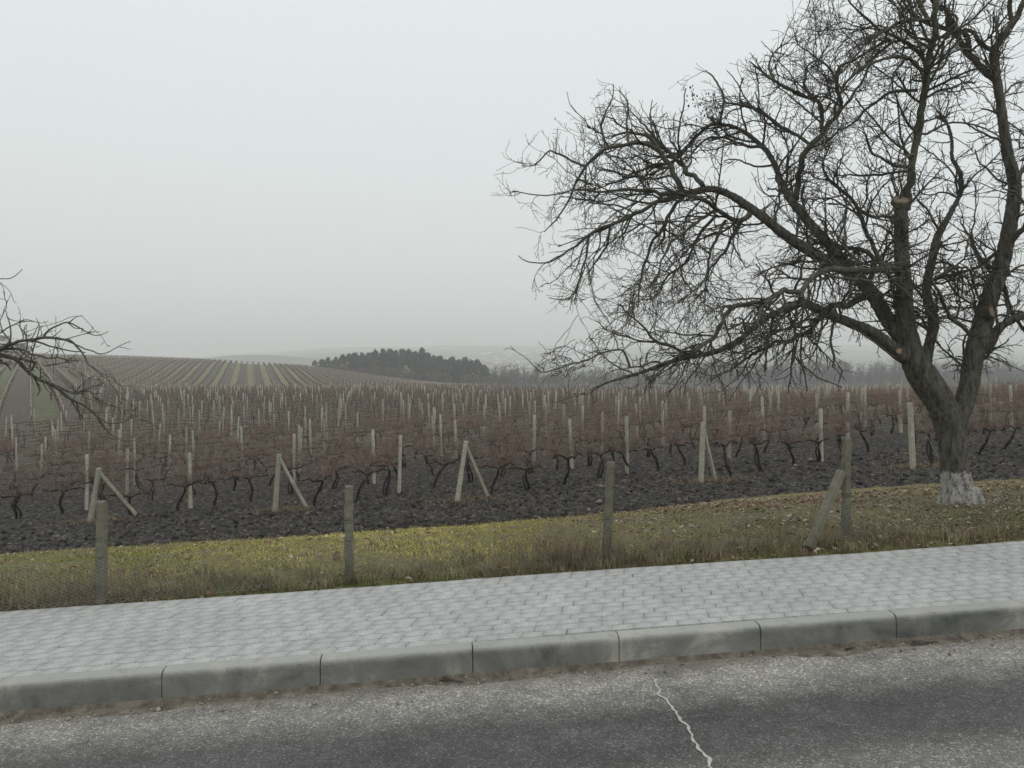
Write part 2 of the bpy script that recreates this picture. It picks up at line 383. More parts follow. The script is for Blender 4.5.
# ------------------------------------------------------------------ ground: one sheet to the horizon
def build_ground():
    ang = np.concatenate([np.radians(np.arange(-180, -48, 2.)), np.radians(np.arange(-48, 48, .17)), np.radians(np.arange(48, 180.01, 2.))])
    r = np.concatenate([[0.01, 1, 2, 3, 4], np.geomspace(4.6, 48, 470), np.geomspace(48.6, 420, 170)[1:], np.geomspace(425, 6000, 100)])
    R, Aa = np.meshgrid(r, ang, indexing='ij'); X = R * np.sin(Aa); Y = R * np.cos(Aa)
    Z = terrain(X, Y); g = grass_mask(X, Y)
    s, t = st(X, Y); near = (t > SW + .3) & (Y < 60) & (Y > 4)
    tilth = (np.abs(fbm(X * 2.6, Y * 2.6, 2, 31) - .5) * .05 + (fbm(X * 7.5, Y * 7.5, 2, 41) - .5) * .13 + (vn(X * 21, Y * 21, 43) - .5) * .07)
    Z = Z + np.where(near, (1 - g) * tilth * np.clip((60 - Y) / 30, 0, 1), 0)
    Z = Z + np.where(near, g * (fbm(X * 1.6, Y * 1.6, 3, 51) - .5) * .08 * sm((t - SW - .3) / .8), 0)
    n, m = X.shape; idx = np.arange(n * m).reshape(n, m)
    Q = np.stack([idx[:-1, :-1], idx[:-1, 1:], idx[1:, 1:], idx[1:, :-1]], -1).reshape(-1, 4)[:, ::-1]
    edge = 36 + (fbm(Y / 14, Y / 31, 2, 8) - .5) * 4
    L1 = -(X * 1. + Y * .62)                       # distance left of the boundary ray of the striped block
    b1 = sm((-X - .566 * Y + 1) / 1.5) * sm((Y - 66) / 2) * (1 - sm((Y - 185) / 10)) 
    b2 = sm((Y - 195) / 8) * (1 - sm((Y - 470) / 20)) * (1 - sm((X + .03 * Y) / 30))
    midf = sm((Y - 26) / 25)
    farf = sm((Y - 480) / 80)
    me = mk('ground', np.stack([X, Y, Z], -1).reshape(-1, 3), [Q], [MAT['ground']], smooth=True,
            attrs=dict(grass=(g * (Y < 60)).ravel(), blk1=b1.ravel(), blk2=b2.ravel(), midf=midf.ravel(), farf=farf.ravel()))
    tag(link('ground', me), kind='structure')
build_ground()

def rot_obj(o):
    """places an object whose mesh is written in road coordinates (s, t, z)"""
    o.location = (xy(0, 0)[0], xy(0, 0)[1], 0); o.rotation_euler = (0, 0, math.atan(MK)); return o

def build_road():
    s = np.linspace(-160, 160, 321); t = np.array([-7., -5, -3, -2, -1.5, -1, -.6, -.3, 0.012])
    S, T = np.meshgrid(s, t, indexing='ij'); Z = road_z(S)
    n, m = S.shape; idx = np.arange(n * m).reshape(n, m)
    Q = np.stack([idx[:-1, :-1], idx[1:, :-1], idx[1:, 1:], idx[:-1, 1:]], -1).reshape(-1, 4)
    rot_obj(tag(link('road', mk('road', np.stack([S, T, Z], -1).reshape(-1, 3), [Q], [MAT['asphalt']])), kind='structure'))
    # kerbstones
    joints = -1.262 + np.arange(-60, 61) * .998
    bm = bmesh.new()
    for side in (0, 1):
        for k in range(len(joints) - 1):
            a, b_ = joints[k] + .0022, joints[k + 1] - .0022
            dz, dt = random.uniform(-.003, .003), random.uniform(-.003, .003)
            prof = [(0, -.25), (0, .150), (.002, .163), (.006, .174), (.012, .183), (.020, .190), (.030, .195), (.042, .199), (.105, .20), (.105, -.25)]
            if side: prof = [(-7.0 - p, q) for p, q in prof][::-1]
            ring = []
            for sx_, ins in ((a, .004), (a + .004, 0), (b_ - .004, 0), (b_, .004)):
                cz, ct = .0, .075
                vs = []
                for (pt, pz) in prof:
                    if side: qt = pt + (ins if pt < -7.05 else -ins) * 1
                    else: qt = pt + (ins if pt < .05 else -ins)
                    vs.append(bm.verts.new((sx_, qt + dt, pz - (ins if pz > 0 else 0) + dz + float(road_z(sx_)))))
                ring.append(vs)
            for i in range(3):
                for j in range(len(prof)):
                    j2 = (j + 1) % len(prof)
                    f = bm.faces.new((ring[i][j], ring[i + 1][j], ring[i + 1][j2], ring[i][j2]))
            bm.faces.new(ring[0]); bm.faces.new(ring[-1][::-1])
    bmesh.ops.recalc_face_normals(bm, faces=bm.faces)
    me = bpy.data.meshes.new('kerb'); bm.to_mesh(me); bm.free(); me.materials.append(MAT['kerb'])
    rot_obj(tag(link('kerb', me), kind='structure'))
    sf = np.linspace(-40, 40, 321); lip = .024 + .006 * fbm(sf * 2, sf * 0, 2, 14)
    Vf = np.stack([np.stack([sf, sf * 0 - .014 - .004 * fbm(sf * 3, sf * 0, 2, 15), road_z(sf) - .05], 1), np.stack([sf, sf * 0 - .011, road_z(sf) + lip], 1), np.stack([sf, sf * 0 + .01, road_z(sf) + lip + .003], 1)], 1)
    ix = np.arange(len(sf) * 3).reshape(-1, 3); Qf = np.stack([ix[:-1, :-1], ix[:-1, 1:], ix[1:, 1:], ix[1:, :-1]], -1).reshape(-1, 4)
    rot_obj(tag(link('kerb_footing', mk('kerb_footing', Vf.reshape(-1, 3), [Qf], [MAT['dirt']])), kind='structure'))
    # pavement: interlocking blocks, each with its own bevel, slight tilt and tone
    ROWS, PW, PL = 15, (SW - .113) / 15, .158
    prof = np.array([[0., 0.], [.018, .28], [-.018, .72], [0., 1.]]); prof = np.array([[-.009, 0.], [-.009, .26], [.009, .74], [.009, 1.]])
    ns = int(100 / PL)
    I, J = np.meshgrid(np.arange(ns), np.arange(ROWS), indexing='ij'); I = I.ravel(); J = J.ravel(); N = len(I)
    s0 = -50 + I * PL + (J % 2) * PL * .5 + rng.normal(0, .002, N) + .03 * np.sin(J * 2.1); t0 = .110 + J * PW
    out = np.concatenate([prof * [1, PW] + [0, 0], (prof * [1, PW] + [PL, 0])[::-1]])      # 8 outline points
    cen = out.mean(0)
    def ringv(inset, z):
        o = out.copy(); o[:, 0] += np.where(out[:, 0] < PL / 2, inset, -inset) * .15; inset *= 1.9; o[:, 1] += np.where(out[:, 1] < PW * .1, inset, np.where(out[:, 1] > PW * .9, -inset, 0))
        return np.concatenate([o, np.full((8, 1), z)], 1)
    rings = np.stack([ringv(.0010, -.03), ringv(.0016, -.004), ringv(.0048, 0.)])           # (3,8,3)
    V = rings[None] + np.stack([s0, t0, np.zeros(N)], 1)[:, None, None, :]
    V = V.reshape(N, 24, 3)
    tilt = rng.normal(0, .005, (N, 2)); hz = rng.normal(0, .0009, N)
    V[:, :, 2] += hz[:, None] + (V[:, :, 0] - s0[:, None] - PL / 2) * tilt[:, :1] + (V[:, :, 1] - t0[:, None] - PW / 2) * tilt[:, 1:] * .8
    V[:, :, 2] += .2 + road_z(V[:, :, 0]) + .004 * np.sin(V[:, :, 0] * 1.3) + .002 * np.sin(V[:, :, 1] * 5 + V[:, :, 0])
    base = (np.arange(N) * 24)[:, None]
    q = []
    for r_ in range(2):
        for k in range(8): q.append([r_ * 8 + k, r_ * 8 + (k + 1) % 8, (r_ + 1) * 8 + (k + 1) % 8, (r_ + 1) * 8 + k])
    q = (base[:, :, None] + np.array(q)[None]).reshape(-1, 4)[:, ::-1]
    top = (base + np.array([16 + k for k in range(8)])[None])[:, ::-1]
    tone = .455 * (1 + rng.normal(0, .028, N)); c = np.stack([tone, tone * 1.005, tone * .985], 1)
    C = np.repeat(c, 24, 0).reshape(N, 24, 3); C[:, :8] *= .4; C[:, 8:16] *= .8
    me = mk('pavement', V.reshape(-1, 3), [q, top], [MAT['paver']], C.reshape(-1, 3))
    rot_obj(tag(link('pavement', me), kind='structure'))
    # sand bed that shows in the joints, and a narrow edging strip
    s = np.linspace(-50, 50, 101); mb = MB()
    for t1, t2, z in ((.10, SW + .01, .188),):
        V = np.stack([np.stack([s, np.full_like(s, t1), road_z(s) + z], 1), np.stack([s, np.full_like(s, t2), road_z(s) + z], 1), np.stack([s, np.full_like(s, t2), road_z(s) - .1], 1)], 1)
        idx = np.arange(len(s) * 3).reshape(-1, 3)
        for k in (0, 1): mb.add(V.reshape(-1, 3) if k == 0 else np.zeros((0, 3)), np.stack([idx[:-1, k], idx[1:, k], idx[1:, k + 1], idx[:-1, k + 1]], 1) - (0 if k == 0 else len(s) * 3))
    rot_obj(tag(link('paving_bed', mb.mesh('paving_bed', [MAT['dirt']])), kind='structure'))
build_road()

def gutter():
    """dirt lying in the channel, crumbs of gravel and the crack in the asphalt"""
    s = np.arange(-14, 16, .02)
    w = .015 + .13 * np.clip(fbm(s * 1.3, s * 0 + 3, 4, 61) * 1.9 - .55, 0, 1) + .03 * fbm(s * 9, s * 0, 2, 66)
    K = 5; V = []
    for k in range(K):
        u = k / (K - 1); t = -.012 - w * u
        h = (.004 + .016 * (1 - u) ** 1.2 * fbm(s * 6, s * 0 + u * 3, 3, 71)) * (1 if k < K - 1 else 0) + (0.0 if k < K - 1 else -.004)
        V.append(np.stack([s, t, road_z(s) + h], 1))
    V = np.stack(V, 1); n = len(s); idx = np.arange(n * K).reshape(n, K)
    Q = np.stack([idx[:-1, :-1], idx[:-1, 1:], idx[1:, 1:], idx[1:, :-1]], -1).reshape(-1, 4)
    rot_obj(tag(link('gutter_dirt', mk('gutter_dirt', V.reshape(-1, 3), [Q], [MAT['dirt']], smooth=True)), 'brown silt and dirt lying in the gutter along the kerb', 'dirt', kind='stuff'))
    N = 2600
    s = rng.uniform(-7, 9, N); t = -.01 - np.abs(rng.normal(0, .10, N)) * (.4 + 1.4 * fbm(s * .8, s * 0, 2, 81)); r = rng.gamma(2, .0016, N) + .0012
    oc = np.array([[1, 0, 0], [-1, 0, 0], [0, 1, 0], [0, -1, 0], [0, 0, 1], [0, 0, -1]], float)
    fc = np.array([[0, 2, 4], [2, 1, 4], [1, 3, 4], [3, 0, 4], [2, 0, 5], [1, 2, 5], [3, 1, 5], [0, 3, 5]])
    V = oc[None] * r[:, None, None] * rng.uniform(.6, 1.4, (N, 6, 1)) + np.stack([s, t, road_z(s) + r * .4 + .003], 1)[:, None]
    Fc = (np.arange(N) * 6)[:, None, None] + fc[None]
    tone = rng.uniform(.10, .42, N)[:, None] * np.array([1, .94, .84])
    rot_obj(tag(link('gravel', mk('gravel', V.reshape(-1, 3), [Fc.reshape(-1, 3)], [MAT['col']], np.repeat(tone, 6, 0))), 'loose gravel crumbs scattered on the road by the kerb', 'gravel', kind='stuff'))
    def road_pt(px, py):
        a = (px - CX) / F; Yh = H / ((py - HY) / F + .0417 * a); return st(a * Yh, Yh)
    def crack(pts, w0, seed):
        P = np.array([road_pt(*p) for p in pts]); L = np.r_[0, np.cumsum(np.linalg.norm(np.diff(P, axis=0), axis=1))]
        q = np.linspace(0, L[-1], int(L[-1] / .012)); C = np.stack([np.interp(q, L, P[:, 0]), np.interp(q, L, P[:, 1])], 1)
        C[:, 0] += (fbm(q * 14, q * 0, 3, seed) - .5) * .05; d = np.gradient(C, axis=0); d /= np.linalg.norm(d, axis=1)[:, None]; nn = np.stack([-d[:, 1], d[:, 0]], 1)
        ww = (w0 * (.45 + 1.1 * fbm(q * 30, q * 0, 2, seed + 5)) * np.clip(np.minimum(q, L[-1] - q) / .08, .15, 1))[:, None]
        V = np.stack([np.c_[C + nn * ww, road_z(C[:, 0]) + .004], np.c_[C - nn * ww, road_z(C[:, 0]) + .004]], 1)
        i = np.arange(len(q)) * 2
        rot_obj(tag(link('road_crack', mk('road_crack', V.reshape(-1, 3), [np.stack([i[:-1], i[:-1] + 1, i[1:] + 1, i[1:]], 1)], [MAT['crackfill']])), kind='structure'))
    crack([(652, 676), (658, 690), (668, 705), (683, 722), (697, 742), (710, 762), (722, 790)], .0078, 90)
    crack([(990, 648), (1006, 655), (1030, 664)], .004, 95)
    # twigs blown into the gutter
    for i, (px, py, ang, L, lab) in enumerate([(452, 683, -.25, .16, 'thin dry twig lying in the gutter left of the middle'),
                                               (850, 651, .3, .10, 'small dark clump of twigs in the gutter on the right'),
                                               (925, 645, .12, .22, 'long dark stick lying on the road edge at the right'),
                                               (318, 570, .05, .0, '')]):
        if not lab: continue
        s0, t0 = road_pt(px, py); t0 = min(t0, -.03)
        mb = MB()
        for k in range(3 if i == 1 else 2):
            a0 = ang + random.uniform(-.9, .9) * (k > 0); l = L * random.uniform(.5, 1) if k else L
            P = np.array([[math.cos(a0) * l * (u - .5) + random.uniform(-.006, .006), math.sin(a0) * l * (u - .5) + random.uniform(-.006, .006), .012 + .006 * k + random.uniform(0, .008)] for u in np.linspace(0, 1, 6)])
            mb.add(*tubes(P[None], np.linspace(.005, .002, 6)[None], 5))
        o = tag(link('fallen_twig', mb.mesh('fallen_twig', [MAT['twig']])), lab, 'twig')
        X_, Y_ = xy(s0, t0); o.location = (X_, Y_, float(road_z(s0))); o.rotation_euler = (0, 0, math.atan(MK))
gutter()

# ------------------------------------------------------------------ grass verge
def tri_blades(P, h, wdt, lean, azi, colr, colt):
    N = len(P); d = np.stack([np.cos(azi), np.sin(azi), np.zeros(N)], 1); sd = np.stack([-d[:, 1], d[:, 0], np.zeros(N)], 1) * wdt[:, None]
    up = np.array([0, 0, 1.])
    mid = P + d * (lean * h * .35)[:, None] + up * (h * .55)[:, None]; tip = P + d * (lean * h)[:, None] + up * (h * np.sqrt(np.clip(1 - (lean * .75) ** 2, .1, 1)))[:, None]
    V = np.stack([P - sd, P + sd, mid + sd * .8, mid - sd * .8, tip], 1)
    b = (np.arange(N) * 5)[:, None]
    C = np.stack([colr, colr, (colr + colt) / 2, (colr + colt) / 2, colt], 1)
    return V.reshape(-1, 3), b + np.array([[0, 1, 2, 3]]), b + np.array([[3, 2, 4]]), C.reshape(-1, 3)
def build_grass():
    def scatter(n, s0, s1, d1):
        s = rng.uniform(s0, s1, n); D = rng.uniform(.0, d1, n); X, Y = xy(s, SW + D)
        g = grass_mask(X, Y); k = (rng.random(n) < g) & (D < np.interp(s, bs, bd) + .5) & (Y > 3)
        return s[k], D[k], X[k], Y[k]
    parts = [scatter(640000, -8, 11, 8.5), scatter(60000, -30, -8, 4), scatter(60000, 11, 34, 9)]
    s, D, X, Y = [np.concatenate([p[i] for p in parts]) for i in range(4)]
    patch = fbm(s * .9, D * .9, 3, 21); fine = fbm(s * 5, D * 5, 2, 25)
    h = rng.gamma(5, .0078, len(s)) * (.4 + 1.0 * patch) * np.where(s > 2.2, .8, 1.)
    edge = np.exp(-(D / .45) ** 2)
    h *= 1 + .25 * edge * (s < 3)
    keep = rng.random(len(s)) < np.where(s > 1.5, .55 + .5 * fine, .8)
    s, D, X, Y, patch, fine, h, edge = [v[keep] for v in (s, D, X, Y, patch, fine, h, edge)]
    N = len(s)
    yel = np.array([.46, .41, .115]); grn = np.array([.18, .22, .070]); brn = np.array([.27, .215, .135]); drk = np.array([.165, .16, .065])
    wy = np.clip(np.exp(-((s + 1.0) / 3.3) ** 2) * sm((D - .35) / .8) * 1.0 + rng.normal(0, .22, N), 0, 1)
    wb = np.clip(.18 + .45 * edge * (s < 1.5) + np.where(s > 1.2, .25, 0) + (patch - .5) * 1.6 + (fbm(s * 3.2, D * 3.2, 3, 131) - .5) * 2.2 + rng.normal(0, .25, N) - .35 * wy, 0, 1)
    gp = np.clip(np.exp(-((s + 1.6) / .9) ** 2 - ((D - .12) / .22) ** 2) * 1.3 + .8 * np.exp(-((s - 6.5) / 1.8) ** 2 - ((D - .8) / .8) ** 2), 0, 1)
    c = drk[None] * (1 - wy[:, None]) + yel[None] * wy[:, None]
    g2 = rng.random(N) < (.30 * (1 - wy)); c[g2] = grn
    c = c * (1 - wb[:, None]) + brn[None] * wb[:, None]; c = c * (1 - gp[:, None]) + np.array([.085, .14, .035]) * gp[:, None]
    c *= (rng.uniform(.45, 1.55, N) * (.72 + .56 * fbm(s * 7, D * 7, 2, 99)))[:, None]
    Z = terrain(X, Y) - .008
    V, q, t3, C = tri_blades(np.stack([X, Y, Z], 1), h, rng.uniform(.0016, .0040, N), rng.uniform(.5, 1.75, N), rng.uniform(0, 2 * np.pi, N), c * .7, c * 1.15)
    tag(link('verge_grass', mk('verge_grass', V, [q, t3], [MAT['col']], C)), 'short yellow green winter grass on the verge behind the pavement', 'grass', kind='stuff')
    # litter of fallen leaves
    n = 9000; s = np.concatenate([rng.normal(5.6, 2.6, n), rng.uniform(-7, 10, 2600)]); D = np.concatenate([rng.uniform(0, 7, n), rng.uniform(0, 4.5, 2600)])
    X, Y = xy(s, SW + D); k = (grass_mask(X, Y) > .3) & (s < 30) & (rng.random(len(s)) < .3 + .9 * fbm(s * 1.5, D * 1.5, 3, 77)); s, D, X, Y = s[k], D[k], X[k], Y[k]; n = len(s)
    Z = terrain(X, Y) + rng.uniform(.012, .05, n)
    a = rng.uniform(0, 6.28, n); L = rng.uniform(.014, .042, n); W = L * rng.uniform(.3, .55, n); tl = rng.uniform(-.6, .6, n)
    d = np.stack([np.cos(a), np.sin(a), tl * .7], 1); sd = np.stack([-np.sin(a), np.cos(a), rng.uniform(-.6, .6, n)], 1)
    P = np.stack([X, Y, Z], 1); up = np.array([0, 0, 1.]) * (L * rng.uniform(-.3, .5, n))[:, None]
    V = np.stack([P - d * L[:, None], P + sd * W[:, None] + up, P + d * L[:, None], P - sd * W[:, None] + up], 1)
    b = (np.arange(n) * 4)[:, None]; Fc = np.concatenate([b + [[0, 1, 2]], b + [[0, 2, 3]]])
    cl = np.array([[.26, .185, .13], [.34, .27, .21], [.15, .085, .06], [.20, .10, .08], [.42, .36, .30]])[rng.integers(0, 5, n)] * rng.uniform(.6, 1.15, n)[:, None]
    tag(link('leaf_litter', mk('leaf_litter', V.reshape(-1, 3), [Fc], [MAT['col']], np.repeat(cl, 4, 0))), 'fallen brown walnut leaves strewn over the grass verge', 'leaves', kind='stuff')
    # dead weed stalks along the fence
    n = 1250; s = np.concatenate([rng.uniform(-9, 10, 450), rng.normal(-5.2, 1.6, 300), rng.normal(.75, .4, 260), rng.normal(2.2, .8, 120), rng.normal(-3.5, .6, 120)])
    D = np.abs(rng.normal(.12, .28, n)) + .03; X, Y = xy(s, SW + D)
    Hh = rng.uniform(.10, .34, n) * (1 + .5 * np.exp(-((s - .75) / .6) ** 2)); K = 5; u = np.linspace(0, 1, K)
    le = rng.normal(0, .35, (n, 2)); P = np.zeros((n, K, 3)); P[:, :, 0] = X[:, None] + le[:, :1] * Hh[:, None] * u ** 1.6 ; P[:, :, 1] = Y[:, None] + le[:, 1:] * Hh[:, None] * u ** 1.6
    P[:, :, 2] = terrain(X, Y)[:, None] + Hh[:, None] * u; R = np.linspace(.0019, .0008, K)[None] * rng.uniform(.7, 1.3, (n, 1))
    V1, Q1 = tubes(P, R, 3); cc = (np.array([.20, .155, .11])[None] * rng.uniform(.5, 1.6, (n, 1)))
    mb = MB(); mb.add(V1, Q1, np.repeat(cc, K * 3, 0))
    # side sprays
    m = n * 3; i = rng.integers(0, n, m); uu = rng.uniform(.35, .95, m); k0 = (uu * (K - 1)).astype(int)
    B = P[i, k0]; dr = rng.normal(0, 1, (m, 3)); dr[:, 2] = np.abs(dr[:, 2]) * .9 + .3; dr /= np.linalg.norm(dr, axis=1)[:, None]
    l = rng.uniform(.02, .10, m)[:, None]; P2 = np.stack([B, B + dr * l * .5, B + dr * l + [0, 0, .01]], 1)
    V2, Q2 = tubes(P2, np.tile([.0012, .001, .0007], (m, 1)), 3); mb.add(V2, Q2, np.repeat(cc[i], 9, 0))
    tag(link('dead_weeds', mb.mesh('dead_weeds', [MAT['col']])), 'dry brown weed stalks growing along the wire fence', 'weeds', kind='stuff')
    nt_ = 620; ts = np.concatenate([rng.uniform(-8, 9, 300), rng.normal(-4.5, 1.8, 160), rng.normal(.8, .7, 90), rng.normal(3.0, 1.5, 70)]); tD = np.abs(rng.normal(.05, .45, nt_)) + .02
    i = np.repeat(np.arange(nt_), 22); n = len(i); s = ts[i] + rng.normal(0, .045, n); D = np.abs(tD[i] + rng.normal(0, .045, n)) + .01; X, Y = xy(s, SW + D)
    hb = (rng.uniform(.06, .17, nt_) + .12 * rng.random(nt_) ** 3)[i] * rng.uniform(.5, 1.2, n); tone = np.array([[.34, .28, .17], [.24, .19, .12], [.16, .125, .08], [.20, .20, .09]])[rng.integers(0, 4, nt_)][i] * rng.uniform(.6, 1.3, n)[:, None]
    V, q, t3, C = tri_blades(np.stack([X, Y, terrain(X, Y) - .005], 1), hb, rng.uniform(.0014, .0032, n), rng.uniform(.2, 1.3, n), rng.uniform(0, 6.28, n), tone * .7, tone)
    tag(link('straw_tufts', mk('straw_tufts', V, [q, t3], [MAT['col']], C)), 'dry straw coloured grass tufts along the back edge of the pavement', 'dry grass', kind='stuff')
    # sparse dead wisps on the ploughed soil and at the feet of the vine posts
    n = 26000; s = rng.uniform(-24, 26, n); D = rng.uniform(2, 26, n); X, Y = xy(s, SW + D)
    k = (grass_mask(X, Y) < .3) & (fbm(X * .6, Y * 1.3, 3, 88) > .56); X, Y = X[k], Y[k]; n = len(X)
    c = np.array([.20, .165, .10])[None] * rng.uniform(.5, 1.5, (n, 1))
    V, q, t3, C = tri_blades(np.stack([X, Y, terrain(X, Y)], 1), rng.uniform(.03, .10, n), rng.uniform(.002, .005, n), rng.uniform(.3, 1.1, n), rng.uniform(0, 6.28, n), c, c)
    tag(link('dead_grass', mk('dead_grass', V, [q, t3], [MAT['col']], C)), 'sparse dead grass wisps on the dark tilled vineyard soil', 'dead grass', kind='stuff')
    # clods
    n = 9000; s = rng.uniform(-22, 24, n); D = np.abs(rng.uniform(1.5, 17, n)); X, Y = xy(s, SW + D); k = (grass_mask(X, Y) < .2); X, Y = X[k], Y[k]; n = len(X)
    r = rng.gamma(3, .009, n) + .006
    oc = np.array([[1, 0, 0], [-1, 0, 0], [0, 1, 0], [0, -1, 0], [0, 0, 1], [0, 0, -1]], float); fc = np.array([[0, 2, 4], [2, 1, 4], [1, 3, 4], [3, 0, 4], [2, 0, 5], [1, 2, 5], [3, 1, 5], [0, 3, 5]])
    V = oc[None] * r[:, None, None] * rng.uniform(.5, 1.5, (n, 6, 1)) * [1.2, 1, .7] + np.stack([X, Y, terrain(X, Y) + r * .4 + .02], 1)[:, None]
    tone = rng.choice([.02, .034, .05, .09, .2], n, p=[.3, .3, .25, .12, .03])[:, None] * np.array([1.05, .95, .86])
    tag(link('soil_clods', mk('soil_clods', V.reshape(-1, 3), [((np.arange(n) * 6)[:, None, None] + fc[None]).reshape(-1, 3)], [MAT['col']], np.repeat(tone, 6, 0))), 'dark clods of ploughed soil between the verge and the vines', 'soil', kind='stuff')
build_grass()

# ------------------------------------------------------------------ posts
def post_mesh(name, w, d, h, mat, taper=.85, depth=.15, nseg=8, rough=.004, seed=0):
    r_ = random.Random(seed); bm = bmesh.new(); ch = w * .14
    out = [(-w / 2 + ch, -d / 2), (w / 2 - ch, -d / 2), (w / 2, -d / 2 + ch), (w / 2, d / 2 - ch), (w / 2 - ch, d / 2), (-w / 2 + ch, d / 2), (-w / 2, d / 2 - ch), (-w / 2, -d / 2 + ch)]
    rings = []
    lv = [(-depth, 1)] + [(h * k / nseg, 1) for k in range(nseg)] + [(h - .008, 1), (h, .86)]
    for z, q in lv:
        f = (1 - (1 - taper) * max(z, 0) / h) * q
        rings.append([bm.verts.new((x * f + r_.uniform(-rough, rough), y * f + r_.uniform(-rough, rough), z + (r_.uniform(-.004, .004) if q < 1 else 0))) for x, y in out])
    for a, b in zip(rings[:-1], rings[1:]):
        for k in range(8): bm.faces.new((a[k], a[(k + 1) % 8], b[(k + 1) % 8], b[k]))
    bm.faces.new(rings[-1]); bm.faces.new(rings[0][::-1])
    me = bpy.data.meshes.new(name); bm.to_mesh(me); bm.free(); me.materials.append(mat); return me
def aim(o, p0, p1):
    p0, p1 = Vector(p0), Vector(p1); o.location = p0; o.rotation_mode = 'QUATERNION'; o.rotation_quaternion = (p1 - p0).to_track_quat('Z', 'Y')

# ------------------------------------------------------------------ chain-link fence
def build_fence():
    def at(px, py_base, Yd): return ((px - CX) / F * Yd, Yd)
    spec = [(101, 6.47, .89, (.01, 0), 'leaning old concrete fence post with mossy yellow green cap, leftmost'),
            (349, 6.88, .87, (0, 0), 'mossy concrete fence post with dead weeds at its foot'),
            (606, 7.14, .96, (.045, 0), 'concrete fence post leaning right with a pale streak down its side'),
            (846, 7.62, 1.03, (.005, 0), 'square concrete fence post with a slanting strut')]
    F0 = (spec[0][0] - CX) / F * spec[0][1]
    root = empty('chain_link_fence', (F0, spec[0][1], float(terrain(F0, spec[0][1]))))
    tag(root, 'sagging chain link fence on old concrete posts between the pavement and the grass', 'fence')
    base = Vector(root.location); pts = []
    for i, (px, Yd, hh, ln, lab) in enumerate(spec):
        x = (px - CX) / F * Yd; z = float(terrain(x, Yd))
        o = link('fence_post', post_mesh('fence_post', .076 if i != 2 else .08, .08, hh, MAT['conc_old'], .92 if i != 2 else .8, .25, 22, .0055, i), root); o['label'] = lab
        o.location = Vector((x, Yd, z)) - base; o.rotation_euler = (0, ln[0], .08)
        pts.append((x, Yd, z, hh))
    s_a, t_a = st(pts[0][0], pts[0][1]); s_b, t_b = st(pts[-1][0], pts[-1][1]); sl = (t_b - t_a) / (s_b - s_a)
    for k in (1, 2, 3, 4):
        for e, (s0, t0) in enumerate(((s_a, t_a), (s_b, t_b))):
            s = s0 + (-2.35 if e == 0 else 2.6) * k; t = t0 + (.0 if e == 0 else sl * .3 * 2.6 * k); X_, Y_ = xy(s, t)
            if (X_ / Y_) < .69 and e == 1: continue
            o = link('fence_post', post_mesh('fence_post', .076, .08, .95, MAT['conc_old'], .92, .25, 10, .006, 20 + k + 5 * e), root)
            z = float(terrain(X_, Y_)); o.location = Vector((X_, Y_, z)) - base; o.rotation_euler = (random.uniform(-.03, .03), random.uniform(-.04, .04), .1)
            pts.append((X_, Y_, z, .95))
    # slanting strut at the right-hand post
    Ys_ = 7.52; o = link('strut', post_mesh('strut', .07, .085, .80, MAT['conc_strut'], .98, .05, 8, .004, 9), root); o['label'] = 'slanting concrete strut leaning on the right fence post'
    Yd = 7.52; p1 = Vector(((839 - CX) / F * Yd, Yd, H - (477 - HY) / F * Yd)); Yd = 7.30; xb = (811 - CX) / F * Yd
    p0 = Vector((xb, Yd, H - (543 - HY) / F * Yd)); aim(o, p0 - base, p1 - base)
    # woven wire
    P = sorted(pts); xs = np.array([p[0] for p in P]); ys = np.array([p[1] for p in P])
    Lx = np.arange(xs[0], xs[-1], .062); cell = .062; rows = 6; mb = MB(); chains = []
    for j, x0 in enumerate(Lx):
        zz = []
        for k in range(rows * 2 + 1):
            x = x0 + (cell if k % 2 else 0); y = float(np.interp(x, xs, ys)) - .055
            sag = .035 * math.sin(x * 2.2) + .06 * math.sin(x * 1.3 + 1) + .04 * math.sin(x * 5.1 + 1)
            zb = float(terrain(x, y)) + .03
            zz.append((x + .012 * math.sin(k * .7 + x), y + .02 * math.sin(x * 3 + k * .3) + (.002 if k % 2 else -.002), zb + k * cell / 2 * (1 + sag)))
        chains.append(zz)
        zz2 = [(c[0] + (cell if k % 2 == 0 else -cell), c[1] + .001, c[2]) for k, c in enumerate(zz)]
        chains.append(zz2)
    A = np.array(chains) - np.array(base); V, Q = tubes(A, np.full(A.shape[:2], .0021), 3); mb.add(V, Q)
    for hgt in (.375, .03):
        L = np.array([[x, float(np.interp(x, xs, ys)) - .053, float(terrain(x, float(np.interp(x, xs, ys)))) + .03 + hgt * (1 + .035 * math.sin(x * 2.2))] for x in np.arange(xs[0], xs[-1], .12)]) - np.array(base)
        V, Q = tubes(L[None], np.full((1, len(L)), .0010), 4); mb.add(V, Q)
    link('wire_mesh', mb.mesh('wire_mesh', [MAT['wire']]), root)
    # wire wrapped round the posts
    for (x, y, z, hh) in pts[:4]:
        for q in (.42, .60):
            mb = MB()
            th = np.linspace(0, 2 * np.pi * 1.9, 22); r = .048
            L = np.stack([x + r * np.cos(th), y + r * np.sin(th), z + hh * q + th * .004], 1) - np.array(base)
            V, Q = tubes(L[None], np.full((1, len(L)), .0022), 4); mb.add(V, Q)
            link('tie_wire', mb.mesh('tie_wire', [MAT['metal_dark']]), root)
build_fence()

